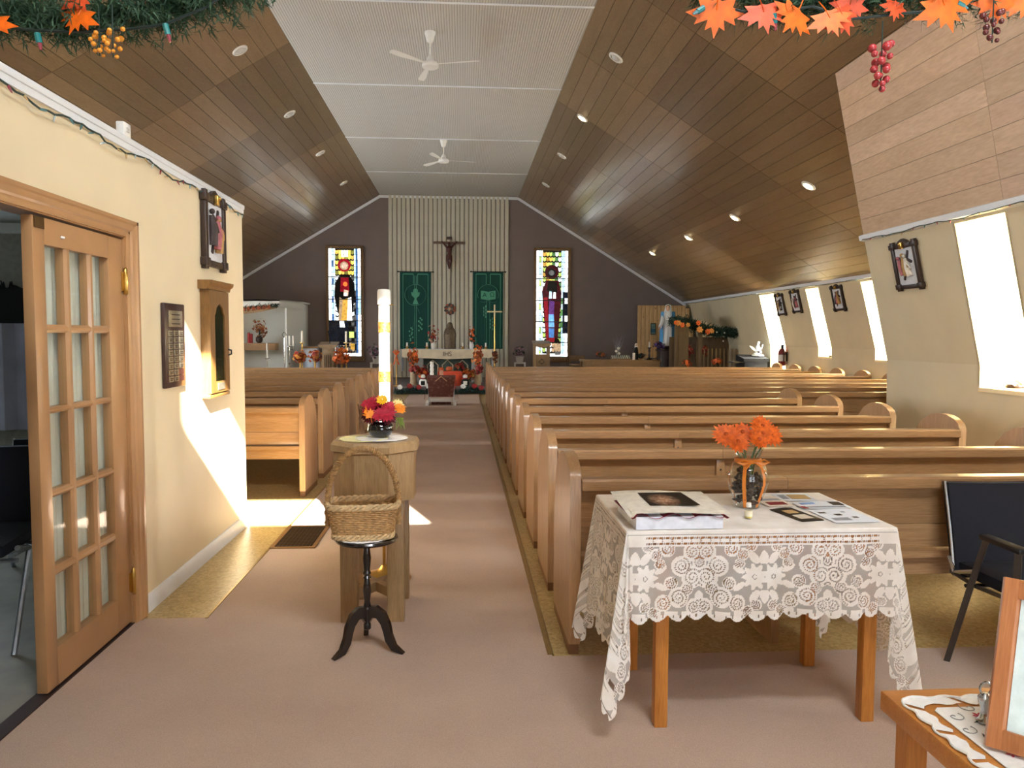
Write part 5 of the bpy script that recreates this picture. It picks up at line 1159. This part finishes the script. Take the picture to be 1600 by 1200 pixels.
# ================================================================== LEFT OF THE SANCTUARY
SHR = plain('shrine_white', (212,212,204), .6, noise=.03)
q0 = at(385,478,Y=20.6); q1 = at(437,478,Y=20.6); zt = at(400,468,Y=20.6).z
t = thing('shrine_alcove', 'white boxed alcove with wooden shelf beyond the partition', 'alcove', (q1.x, 20.6, PZ)); H = zt-PZ
obj('fascia', MB().box(-1.9,0,0,.06,H-.19,H), SHR, t)
obj('fascia', MB().add([(0,0,H-.19),(0,0,H),(.34,1.3,H),(.34,1.3,H-.22),(.0,.08,H-.19),(.0,.08,H)], [(0,1,2,3)]), SHR, t)
obj('canopy', MB().prism([(-1.9,0),(0,0),(.34,1.3),(.34,2.3),(-1.9,2.3)], 'z', H-.04, H), SHR, t)
obj('side_panel', MB().prism([(.02,.5),(.07,.48),(.27,1.3),(.27,2.35),(.2,2.35),(.2,1.3)], 'z', 0, H-.03), SHR, t)
obj('back_panel', MB().box(-1.9,.2,1.3,1.36,0,H-.03), SHR, t)
obj('shelf', MB().box(-1.9,-.22,.35,.75,at(400,538,Y=20.95).z-PZ-.16,at(400,536,Y=20.95).z-PZ,b=.01), wood('shelf_wood', (130,98,66), (170,134,94), 'x', 6, 8, .5), t)
sz_ = at(400,536,Y=20.95).z
t = thing('garland_swag', 'dark evergreen swag hanging inside the white alcove', 'garland', (q1.x, 20.55, PZ)); random.seed(8); nd = MB()
for k in range(260):
    x = random.uniform(-1.0,-.02); c = Vector((x, random.gauss(0,.03)-.02, H-.22+.10*(x+.5)+abs(random.gauss(0,.03)))); d = Vector((random.gauss(0,1), random.gauss(0,1), random.gauss(0,1))).normalized()*.09; s = d.orthogonal().normalized()*.012; nd.add([c-s, c+s, c+d], [(0,1,2)])
tag(obj('needles', nd, DKGREEN, t, smooth=False), 'dark needles', kind='stuff')
obj('straw_scarf', MB().sheet(lambda u, v: (-1.3+1.25*u, .04+.03*v, H-.30+.16*u*u-.10*v*(1-u*.3)), 16, 4), plain('straw', (150,120,84), .8, noise=.2), t)
for k in range(6): obj('bloom', flower(MB(), (-.9+.13*k,-.06,H-.22+.10*(-.4+.13*k)), (0,-1,.2), .07, 8, 2, .5), RUST, t)
for k, px in enumerate((389, 393)):
    p = at(px, 536, Y=21.0); t = thing('red_candle', ('shorter' if k else 'taller')+' red pillar candle on the alcove shelf', 'candle', (p.x, 21.0, sz_), group='red candles in the alcove')
    hh = .27-.03*k; obj('wax', MB().lathe([(.035,0),(.035,hh),(.028,hh+.004),(.01,hh-.008)], 14), RED, t); obj('wick', MB().tube([(0,0,hh-.01),(0,0,hh+.02)], .004, 5), BLK, t)
p = at(405, 536, Y=21.0); t = thing('shelf_vase', 'brown vase of dried autumn leaves on the alcove shelf', 'vase', (p.x, 21.0, sz_)); obj('vase', MB().lathe([(.05,0),(.09,.06),(.09,.13),(.05,.19),(.06,.21)], 16), DARKW, t)
for mb, m in leaf_cloud(.20, 70, .055, [RUST, plain('leaf_tan',(160,112,62),.7)], 1.2): obj('leaves', mb, m, t, (.03,0,.38), smooth=False)
obj('stems', MB().tube([(0,0,.18),(.03,0,.4)], .02, 6), DKGREEN, t)
def floor_candle(px, ytop, ybot_c, Y, label, metal, r_=.028, twin=0):
    p = at(px, 560, Y=Y); zc = at(px, ybot_c, Y=Y).z-PZ; ztp = at(px, ytop, Y=Y).z-PZ
    t = thing('candle_stand', label, 'candle stand', (p.x, Y, PZ), group='floor candle stands')
    obj('base', MB().lathe([(.14,0),(.14,.02),(.04,.05),(.02,.09)], 16), metal, t); obj('stem', MB().lathe([(.015,.05),(.015,zc*.5),(.035,zc*.52),(.015,zc*.55),(.015,zc)], 10), metal, t); obj('drip_pan', MB().lathe([(.02,zc-.02),(.075,zc),(.075,zc+.01),(.03,zc+.012)], 16), metal, t)
    obj('candle', MB().lathe([(r_,zc+.01),(r_,ztp),(r_*.4,ztp+.004)], 12), WAX, t); obj('wick', MB().tube([(0,0,ztp),(0,0,ztp+.02)], .004, 5), BLK, t)
    if twin:
        obj('arm', MB().tube([(0,0,zc-.1),(twin,0,zc-.08),(twin,0,zc)], .012, 6), metal, t); obj('candle', MB().lathe([(r_,zc+.01),(r_,ztp),(r_*.4,ztp+.004)], 12, (twin,0,0)), WAX, t)
floor_candle(472.5, 517, 536, 20.3, 'tall white candle on a brass stand before the left ambo', BRASS)
floor_candle(541, 518, 536, 20.3, 'tall white candle on brass stand between ambo and stained window', BRASS)
floor_candle(452.5, 525, 541, 20.5, 'pair of white candles on a silver branched stand by the alcove', CHROME, .024, .1)
floor_candle(417.5, 536, 560, 20.2, 'single white candle on a low silver stand beneath the alcove shelf', CHROME, .02)
t = thing('incense_stand', 'thin silver stand with curled top beside the alcove edge', 'stand', (at(445,560,Y=20.2).x, 20.2, PZ)); hh = at(445,528,Y=20.2).z-PZ
obj('pole', MB().tube([(0,0,0),(0,0,hh)], .014, 8).lathe([(.11,0),(.11,.02),(.02,.04)], 14), CHROME, t); obj('crook', MB().tube([(0,0,hh),(-.06,0,hh+.08),(-.02,0,hh+.15),(.05,0,hh+.10),(.04,0,hh+.03)], .012, 6), CHROME, t)
def lectern(px0, px1, ytop, Y, label, open_):
    a, b = at(px0, ytop, Y=Y), at(px1, ytop, Y=Y); hw_ = (b.x-a.x)/2; t = thing('lectern', label, 'lectern', ((a.x+b.x)/2, Y, PZ)); H = a.z-PZ
    LW = wood('lectern_oak', (128,104,74), (168,140,104), 'z', 6, 10, .5)
    obj('desk', MB().prism([(-.02,H-.08),(-.02,H-.03),(.42,H+.05),(.42,H)], 'x', -hw_, hw_), LW, t); obj('front_lip', MB().prism([(-hw_,H-.03),(hw_,H-.03),(hw_*.9,H-.10),(0,H-.15),(-hw_*.9,H-.10)], 'y', -.04, -.02), LW, t)
    if open_:
        for s in (-1, 1): obj('post', MB().box(s*hw_*.78-.035, s*hw_*.78+.035, .05, .35, 0, H-.06, b=.006), LW, t)
        obj('front_panel', MB().box(-hw_*.75,hw_*.75,.08,.12,H*.38,H*.70,b=.006), LW, t); obj('carving', MB().tube([(-.08,.07,H*.5),(0,.07,H*.58),(.08,.07,H*.5),(0,.07,H*.45)], .012, 6, True), DARKW, t)
    else:
        obj('column', MB().box(-hw_*.62,hw_*.62,.06,.36,0,H-.05,b=.008), LW, t); obj('carved_panel', MB().box(-hw_*.35,hw_*.35,.045,.06,H*.3,H*.75,b=.006), LW, t)
        for k in range(4): obj('fluting', MB().box(-.09+.05*k,-.075+.05*k,.038,.045,H*.35,H*.7), DARKW, t)
        obj('side_wing', MB().box(-hw_*.9,-hw_*.62,.1,.3,0,H*.62).box(hw_*.62,hw_*.9,.1,.3,0,H*.62), LW, t)
    return t, H, hw_
t, H, hw_ = lectern(497, 526, 537, 20.7, 'wooden ambo with white side cloths before the first stained window', False)
for s in (-1, 1): tag(obj('side_cloth', MB().add([(s*hw_*.95,.0,H-.02),(s*hw_*.95,.3,H+.02),(s*(hw_+.07),.3,H-.42),(s*(hw_+.07),0,H-.45)], [(0,1,2,3)]), LIN, t), 'white cloth strip')
obj('microphone', MB().tube([(.05,.1,H),(.04,.08,H+.2),(.03,.02,H+.30)], .01, 6).ball((.03,.02,H+.32), .025), BLK, t)
lectern(833, 861, 535, 20.7, 'open framed wooden lectern before the crimson stained window', True)
t = thing('draped_chair', 'low chair draped in pale blue white cloth beside the ambo', 'chair', (at(484,560,Y=21.7).x, 21.7, PZ)); hh = at(485,545,Y=21).z-PZ
obj('drape', MB().lathe([(.30,0),(.27,hh*.6),(.25,hh-.03),(.2,hh),(0,hh)], 24, sy=.6, fold=lambda a, v: .05*math.sin(9*a)*(1-v)), plain('pale_blue_cloth',(206,216,232),.8), t); obj('back_rail', MB().box(-.26,.26,.16,.2,hh,hh+.05), OAKX, t)
for px, lb in ((469,'round the brass candle stand'), (492,'in front of the draped chair')): bouquet('orange autumn bouquet '+lb, at(px,557,Y=20.0), .16, [ORANGE,RED,RUST,plain('leaf_gold',(206,140,60),.6)], 90, .06, .85, base=True, grp='bouquets before the ambo')
bouquet('large orange leaf bouquet between ambo and stained window', at(534,557,Y=19.75), .22, [ORANGE,RUST,plain('leaf_flame',(216,110,40),.6)], 130, .065, .9, base=True, grp='bouquets before the ambo')
def potted(px, label, mats, Y=21.5, r_=.22):
    p = at(px, 566, Y=Y); t = thing('flower_basket', label, 'flower basket', (p.x, Y, p.z), group='white baskets of purple flowers')
    obj('pot', MB().lathe([(.09,0),(.12,.16),(.13,.17)], 16), WHITE, t); obj('stool', MB().box(-.16,.16,-.12,.12,-.04,0), WHITE, t)
    for s in (-1, 1): obj('stool_leg', MB().box(s*.14-.02,s*.14+.02,-.1,.1,PZ-p.z,-.04), WHITE, t)
    for mb, m in leaf_cloud(r_, 90, .05, mats, .9): obj('blooms', mb, m, t, (0,0,.30), smooth=False)
PUR = plain('mauve_bloom',(120,84,104),.7); PNK = plain('pale_pink_bloom',(190,160,170),.7)
potted(588, 'white basket of purple blooms between stained window and ribbed panel', [PUR, PNK, DKGREEN]); potted(812, 'white basket of pink blooms beside the open lectern', [PNK, PUR, DKGREEN], r_=.17)

# ================================================================== RIGHT OF THE SANCTUARY
random.seed(41)
t = thing('plank_screen', 'knotty pine plank screen behind the blue robed statue', 'screen', (at(995,560,Y=22.6).x, 22.6, PZ)); zt = at(1000,477,Y=22.6).z-PZ; sw = 6.985-at(995,560,Y=22.6).x
N = NT('knotty_pine'); tc = N.n('ShaderNodeTexCoord'); oi = N.n('ShaderNodeObjectInfo'); sv = N.n('ShaderNodeMath', {0: oi.outputs['Random'], 1: 9.0}, operation='MULTIPLY'); ad = N.n('ShaderNodeVectorMath', {0: tc.outputs['Object'], 1: sv.outputs[0]}, operation='ADD')
mp = N.n('ShaderNodeMapping', {'Vector': ad.outputs[0], 'Scale': (5,1,3)}); v = N.n('ShaderNodeTexVoronoi', {'Vector': mp.outputs[0], 'Scale': 1.3}); mp2 = N.n('ShaderNodeMapping', {'Vector': ad.outputs[0], 'Scale': (30,30,2)}); nz = N.n('ShaderNodeTexNoise', {'Vector': mp2.outputs[0], 'Scale': 2, 'Detail': 4})
N.l(N.mix(N.ramp(v.outputs['Distance'], [(.05, (1,1,1)), (.13, (0,0,0))]), N.ramp(nz.outputs['Fac'], [(.3, lin((190,150,96))), (.7, lin((226,190,136)))]), lin((96,62,34))), N.b.inputs['Base Color']); N.b.inputs['Roughness'].default_value = .5
nbd = 15; bw_ = sw/nbd
for k in range(nbd):
    x = bw_*k; ztop = min(zt, 2.36-PZ+ (0)); xr = t.location.x+x+bw_; lim = 1.22+(7.05-xr)*(2.43-1.22)/(7.05-6.73)-PZ if xr > 6.70 else 9
    obj('plank', MB().box(x+.004, x+bw_-.004, -.02, .0, 0, max(.4, min(zt, lim-.12)), b=.003), N.m, t)
obj('backing', MB().box(0,sw*.8,0,.02,0,zt), DARKW, t)
t = thing('framed_print', 'small teal framed print on the pine screen', 'picture', at(1020.5,514,Y=22.56)); obj('frame', MB().box(-.08,.08,-.02,0,-.17,.17,b=.006), DKGREEN, t); obj('picture', MB().box(-.06,.06,-.025,-.02,-.15,.15), plain('teal_print',(96,130,124),.5,noise=.4,nscale=20), t); obj('sea_band', MB().box(-.06,.06,-.027,-.025,-.1,.0), plain('sea_print',(40,96,120),.5), t)
# blue robed statue
p = at(1043, 541, Y=20.6); zt = at(1043,475,Y=20.6).z; hh = zt-p.z
t = thing('robed_statue', 'painted statue in white robe and blue mantle with open hands', 'statue', p)
SW_, SB, SF = plain('statue_white',(226,230,232),.5,noise=.04), plain('statue_blue',(74,150,206),.5,noise=.1), plain('statue_skin',(214,170,146),.5)
s_ = hh/1.1
obj('robe', MB().lathe([(.17*s_,0),(.185*s_,.04*s_),(.16*s_,.3*s_),(.13*s_,.55*s_),(.12*s_,.66*s_),(.15*s_,.80*s_),(.10*s_,.90*s_),(.04*s_,.94*s_)], 30, sy=.8, fold=lambda a, v: .07*math.sin(9*a)*(1-v)), SW_, t)
obj('mantle', MB().add(*(lambda n, m_: ([((.215-.03*k/m_+(.02 if 3 < k < 7 else 0))*s_*math.cos(a), (.215-.03*k/m_)*.85*s_*math.sin(a)+.01, (.10+.80*k/m_)*s_) for k in range(m_+1) for a in np.linspace(-1.25, PI+.75, n+1)], [(k*(n+1)+i, k*(n+1)+i+1, (k+1)*(n+1)+i+1, (k+1)*(n+1)+i) for k in range(m_) for i in range(n)]))(18, 10)), SB, t)
obj('veil', MB().lathe([(.13*s_,.80*s_),(.10*s_,.92*s_),(.085*s_,1.0*s_),(.07*s_,1.07*s_),(0,1.10*s_)], 20, (.01,.025,0), 1, .9), SW_, t)
hd = obj('head', MB().ball((-.02*s_,-.045*s_,.985*s_), (.055*s_,.055*s_,.075*s_)).ball((-.035*s_,-.10*s_,.98*s_), (.01*s_,.014*s_,.016*s_)), SF, t); obj('hair', MB().ball((-.015*s_,-.03*s_,1.0*s_), (.06*s_,.052*s_,.078*s_)), plain('hair_brown',(96,64,44),.7), hd)
for s in (-1, 1):
    ar = obj('sleeve', MB().tube([(s*.13*s_,-.02,.80*s_),(s*.17*s_,-.08*s_,.62*s_),(s*.24*s_ if s < 0 else s*.18*s_,-.14*s_,.50*s_)], [.05*s_,.06*s_,.045*s_], 10), SB if s > 0 else SW_, t)
    hx = s*.24*s_ if s < 0 else s*.18*s_; hm = MB().ball((hx+s*.02,-.15*s_,.47*s_), (.022*s_,.018*s_,.035*s_))
    for f in range(4): hm.tube([(hx+s*(.012+.008*f),-.15*s_,.45*s_),(hx+s*(.022+.012*f),-.16*s_,.40*s_)], .006*s_, 5)
    hm.tube([(hx,-.155*s_,.47*s_),(hx-s*.02,-.17*s_,.44*s_)], .007*s_, 5); obj('hand', hm, SF, ar)
obj('cloud_base', MB().ball((0,0,-.02), (.2*s_,.17*s_,.06)).ball((.1,-.05,-.01), .06).ball((-.1,-.05,-.01), .06), DARKW, t)
t = thing('statue_plinth', 'dark wooden plinth beneath the blue robed statue', 'plinth', (p.x, 20.6, PZ)); obj('block', MB().box(-.24,.24,-.2,.2,0,p.z-PZ-.13,b=.01), DARKW, t); obj('top_ledge', MB().box(-.27,.27,-.23,.23,p.z-PZ-.13,p.z-PZ-.082,b=.006), DARKW, t); obj('moulding', MB().box(-.26,.26,-.22,.22,0,.06,b=.006), DARKW, t)
# low table with votive rack and ornaments
ty = 20.2; tz = at(980,562,Y=ty).z
c0, c1 = at(908,565,Y=ty).x, at(1030,565,Y=ty).x
t = thing('long_table', 'long wooden side table carrying the votive rack', 'table', ((c0+c1)/2, ty, PZ)); L2 = (c1-c0)/2; TW = wood('table_brown', (110,84,56), (150,118,80), 'x', 6, 9, .5)
obj('tabletop', MB().box(-L2,L2,-.2,.35,tz-PZ-.05,tz-PZ,b=.006), TW, t)
for s in (-1, 1):
    for yy in (-.15,.3): obj('leg', MB().box(s*L2*.95-.03,s*L2*.95+.03,yy-.03,yy+.03,0,tz-PZ-.05), TW, t)
obj('apron', MB().box(-L2*.95,L2*.95,-.16,-.13,tz-PZ-.25,tz-PZ-.05), TW, t)
a, b = at(955,562,Y=ty), at(985,562,Y=ty)
t = thing('votive_rack', 'small stepped wooden votive rack with tiny glass cups', 'votive rack', ((a.x+b.x)/2, ty, tz)); hw_ = (b.x-a.x)/2
obj('rack', MB().box(-hw_,hw_,-.1,.1,0,.03).box(-hw_,hw_,0,.1,.03,.07), TW, t)
cup = MB().lathe([(.016,0),(.02,.04),(.018,.04),(.014,.01)], 10).mesh('votive_cup', plain('cup_glass',(190,200,190),.2))
for r_ in range(2):
    for k in range(9): link('votive_cup', cup, t, (-hw_*.88+hw_*.22*k, -.05+.1*r_, .03+.04*r_))
p = at(966, 556, Y=ty+.2); t = thing('silver_branches', 'silver vase of frosted branches on the long side table', 'vase', (p.x, ty+.25, tz)); obj('vase', MB().lathe([(.05,0),(.07,.05),(.05,.16),(.06,.2)], 14), CHROME, t); br = MB()
for k in range(22): br.tube([(0,0,.15),(random.gauss(0,.05),random.gauss(0,.03),.35),(random.gauss(0,.10),random.gauss(0,.05),random.uniform(.45,.68))], [.006,.005,.002], 4)
obj('branches', br, plain('frost_grey',(140,140,146),.6), t); obj('blossoms', flower(flower(flower(MB(),(0,-.06,.3),(0,-1,.3),.05,7,2,.5),(-.06,-.05,.22),(0,-1,.3),.045,7,2,.5),(.02,-.06,.16),(0,-1,.2),.04,7,2,.5), WHITE, t)
p = at(994, 553, Y=ty+.1); t = thing('nun_figurine', 'small black and white figurine on the long side table', 'figurine', (p.x, ty+.1, tz)); obj('habit', MB().lathe([(.06,0),(.065,.1),(.05,.26),(.035,.33),(.02,.36)], 14), BLK, t); obj('head', MB().ball((0,-.012,.385), .03), SF, t); obj('veil', MB().lathe([(.045,.32),(.04,.38),(.03,.425),(0,.44)], 12, (0,.012,0)), WHITE, t)
p = at(990, 555, Y=ty-.05); t = thing('pillar_candle', 'short white pillar candle beside the small figurine', 'candle', (p.x, ty-.08, tz)); obj('wax', MB().lathe([(.035,0),(.035,.18),(.03,.184),(.01,.176)], 14), WAX, t); obj('wick', MB().tube([(0,0,.17),(0,0,.2)], .004, 5), BLK, t)
p = at(1014.5, 553, Y=ty); t = thing('wooden_candlestick', 'tall turned dark candlestick with white candle by the pine screen', 'candlestick', (p.x, ty, tz)); obj('stick', MB().lathe([(.07,0),(.07,.03),(.025,.06),(.03,.12),(.02,.18),(.035,.24),(.02,.28),(.05,.31),(.05,.33)], 14), DARKW, t); obj('candle', MB().lathe([(.02,.33),(.02,.47),(.004,.475)], 10), WAX, t)
bouquet('purple flower cluster at the feet of the blue robed statue', at(1030,540,Y=20.3), .14, [plain('deep_purple',(58,44,92),.7), plain('violet',(96,70,130),.7)], 60, .05, .8)
bouquet('dark leafy runner lying on the long side table', at(938,554,Y=ty), .16, [DKGREEN, RUST], 60, .05, .4); bouquet('dark leafy clump behind the votive rack', at(1000,556,Y=ty+.2), .17, [DKGREEN, DARKW], 60, .05, .4)
t = thing('folded_cloth', 'white folded cloth with dark trim on the long side table', 'cloth', (at(1018,566,Y=ty-.1).x, ty-.1, tz)); obj('cloth', MB().sheet(lambda u, v: (-.24+.48*u, -.1+.12*v, .01+.05*math.sin(u*PI)*(1-.3*v)+.01*math.sin(u*30)), 24, 6), LIN, t); obj('trim', MB().tube([(-.12,-.105,.05),(0,-.11,.035),(.12,-.105,.05)], .012, 5), BLK, t)
p = at(922,566,Y=20.4); t = thing('wooden_chair', 'wooden chair with plain back beside the open lectern', 'chair', (at(903,560,Y=21.3).x, 21.3, PZ)); hh = at(903,556,Y=21.3).z-PZ
obj('seat', MB().box(-.22,.22,-.22,.2,.42,.46,b=.006), TW, t); obj('backrest', MB().box(-.22,.22,.18,.21,.55,hh,b=.006), TW, t)
for x in (-.2,.2):
    for y in (-.2,.19): obj('leg', MB().box(x-.02,x+.02,y-.02,y+.02,0,.42 if y < 0 else hh), TW, t)
# stable
sy = 19.3; a, b = at(1057,570,Y=sy), at(1158,570,Y=sy); ze = at(1060,503,Y=sy).z; zr = at(1165,527,Y=sy).z
t = thing('nativity_stable', 'rough wooden stable with evergreen roof beside the blue robed statue', 'stable', (a.x, sy, PZ)); sw = b.x-a.x; STB = wood('stable_wood', (74,60,44), (104,86,64), 'z', 6, 8, .8)
obj('back_wall', MB().box(0,sw,.7,.74,0,zr-PZ), STB, t)
for x in (.0, sw*.36, sw): obj('post', MB().box(x-.05,x+.05,-.02,.06,0,(ze+(zr-ze)*x/sw)-PZ-.05,b=.008), STB, t)
obj('side_wall', MB().box(-.06,.3,0,.04,0,ze-PZ-.1), STB, t); obj('window_board', MB().box(.22,.5,.66,.7,.7,1.15), plain('stable_amber',(116,82,46),.7), t); obj('divider', MB().box(.52,.62,.02,.06,0,1.2), STB, t)
obj('roof_board', MB().add([(-.08,-.15,ze-PZ-.03),(sw+.12,-.15,zr-PZ-.03),(sw+.12,.8,zr-PZ+.02),(-.08,.8,ze-PZ+.02)], [(0,1,2,3)]), STB, t)
bar = MB().box(-.012,.012,-.012,.012,0,.62).mesh('fence_rail', plain('rail_tan',(120,98,68),.7))
for k in range(9): link('fence_rail', bar, t, (sw*.42+sw*.062*k, -.02, .32))
obj('floor_board', MB().box(-.05,sw+.05,-.1,.74,.26,.32), STB, t); obj('front_skirt', MB().box(-.05,sw+.05,-.1,-.06,0,.26), STB, t)
t = thing('roof_garland', 'thick dark evergreen garland draped over the stable roof', 'garland', (a.x, sy, PZ)); nd = MB()
for k in range(4200):
    u = random.random(); c = Vector((sw*u*1.1-.05, random.uniform(-.2,.7), ze-PZ+(zr-ze)*u*1.05+.04*math.sin(u*9)+random.gauss(0,.05)+.03)); d = Vector((random.gauss(0,1), random.gauss(0,1), random.gauss(0,1))).normalized()*.11; s = d.orthogonal().normalized()*.016; nd.add([c-s, c+s, c+d], [(0,1,2)])
tag(obj('needles', nd, plain('stable_green',(30,62,48),.7,noise=.4), t, smooth=False), 'dark green needles', kind='stuff'); obj('core', MB().tube([(sw*u*1.08-.05, .2, ze-PZ+(zr-ze)*u) for u in np.linspace(0,1,8)], .09, 8, flat=.7), DKGREEN, t)
for k, (px, py, s) in enumerate(((1060,505,.09),(1066,508,.08),(1075,508,.07),(1091,505,.08),(1093,515,.1),(1106,518,.09),(1112,517,.08),(1056,504,.07))):
    obj('leaf_bloom', flower(MB(), at(px,py,Y=sy-.25)-t.location, (0,-1,.2), s, 7, 2, .5), ORANGE if k % 2 else plain('leaf_honey',(206,140,70),.6), t)
for px, py in ((1120,519), (1132,520), (1130,533)): obj('bauble', MB().ball(at(px,py,Y=sy-.22)-t.location, .02), WHITE, t)
bouquet('red and brown leaf clump inside the stable beside its first post', at(1074,548,Y=sy+.2), .17, [RED, RUST, plain('leaf_greyred',(120,70,70),.7)], 70, .05, .9, grp='leaf clumps at the stable'); bouquet('small red leaf clump before the stable divider', at(1101,548,Y=sy+.2), .1, [RED, RUST], 40, .04, 1.2, grp='leaf clumps at the stable')
bouquet('orange leaf clump at the foot of the statue plinth', at(1072,567,Y=sy+.05), .14, [ORANGE, RUST], 50, .05, .6, grp='leaf clumps at the stable'); bouquet('orange brown leaf clump under the stable rails', at(1120,564,Y=sy-.25), .15, [RUST, ORANGE], 50, .05, .5, grp='leaf clumps at the stable')
# organ with porcelain figure
oy = 17.0; oz = at(1195,555,Y=oy).z; a, b = at(1165,570,Y=oy), at(1198,556,Y=oy)
t = thing('electric_organ', 'black upright organ with slanted top by the nave window', 'organ', ((a.x+b.x)/2, oy, 0)); hw_ = (b.x-a.x)/2+.02
obj('case', MB().prism([(-hw_,0),(hw_,0),(hw_,oz-.1),(-hw_,oz-.1)], 'y', 0, .55), BLK, t); obj('lid', MB().prism([(-.02,oz-.15),(-.02,oz-.08),(.5,oz+.0),(.5,oz-.12)], 'x', -hw_-.03, hw_+.03), BLK, t); obj('music_ledge', MB().box(-hw_-.25,-hw_+.05,.05,.4,oz-.18,oz-.15), plain('organ_grey',(60,58,56),.4), t); obj('keyboard', MB().box(-hw_*.9,hw_*.9,-.2,0,oz-.35,oz-.30,b=.004), WHITE, t)
p = at(1183,553,Y=oy+.25); t = thing('porcelain_figure', 'white porcelain angel figure standing on the black organ', 'figurine', (p.x, oy+.25, oz-.04)); PW_ = plain('porcelain',(232,240,244),.2,coat=.5,noise=.03)
obj('base', MB().ball((.02,0,.03), (.15,.09,.03)), PW_, t); obj('body', MB().tube([(0,0,.03),(.03,0,.12),(0,0,.22),(.01,-.02,.29)], [.10,.07,.05,.03], 10), PW_, t); obj('head', MB().ball((.02,-.02,.32), .03), PW_, t)
obj('wing', MB().prism([(-.02,.14),(-.10,.22),(-.19,.25),(-.12,.17),(-.03,.10)], 'y', -.01, .01), PW_, t); obj('arm', MB().tube([(.03,-.02,.24),(.08,-.05,.18),(.11,-.04,.28)], .015, 6), PW_, t); obj('dark_robe', MB().tube([(.05,-.03,.05),(.0,-.05,.13)], [.05,.035], 8), NAVY, t)
# fire extinguisher
p = at(1233.5, 560, X=7.0); t = thing('fire_extinguisher', 'red fire extinguisher hung beside the farthest nave window', 'fire extinguisher', (6.94, 16.33, .80))
obj('cylinder', MB().lathe([(.07,0),(.08,.02),(.08,.30),(.05,.36),(.025,.38)], 16), plain('ext_red',(110,20,24),.3,coat=.4), t); obj('valve', MB().box(-.02,.02,-.05,.03,.38,.44,b=.005), BLK, t); obj('handle', MB().box(-.015,.015,-.1,.02,.44,.46), BLK, t); obj('label_band', MB().lathe([(.0815,.1),(.0815,.24)], 16), plain('ext_label',(206,200,196),.6), t); obj('hose', MB().tube([(0,-.04,.4),(0,-.12,.34),(0,-.1,.1)], .012, 6), BLK, t); obj('bracket', MB().box(.06,.11,-.03,.03,.1,.3), STEELB, t)
# window-sill ornament in the near recess
p = at(1583,602,Y=6.4); t = thing('sill_ornament', 'little autumn wreath ornament on the bright window sill', 'ornament', (p.x+.02, 6.4, .99)); obj('nest', MB().tube([(.06*math.cos(a),.05*math.sin(a),.02) for a in np.linspace(0,2*PI,16,False)], .018, 6, True), DARKW, t)
for k in range(5): obj('bloom', flower(MB(), (-.05+.025*k,-.05,.045+.012*(k % 2)), (0,-1,.5), .026, 7, 2, .5), (plain('bloom_peach',(220,170,150),.6), ORANGE, YEL)[k % 3], t)
p = at(1311,553,X=7.15); t = thing('sill_ornament', 'tiny dark ornament on the middle nave window sill', 'ornament', (7.14, 14.42, 1.04)); obj('nest', MB().tube([(.06*math.cos(a),.06*math.sin(a),.02) for a in np.linspace(0,2*PI,14,False)], .02, 6, True), DARKW, t); obj('bloom', flower(MB(), (0,-.04,.06), (0,-1,.4), .04, 7, 2, .5), RUST, t)
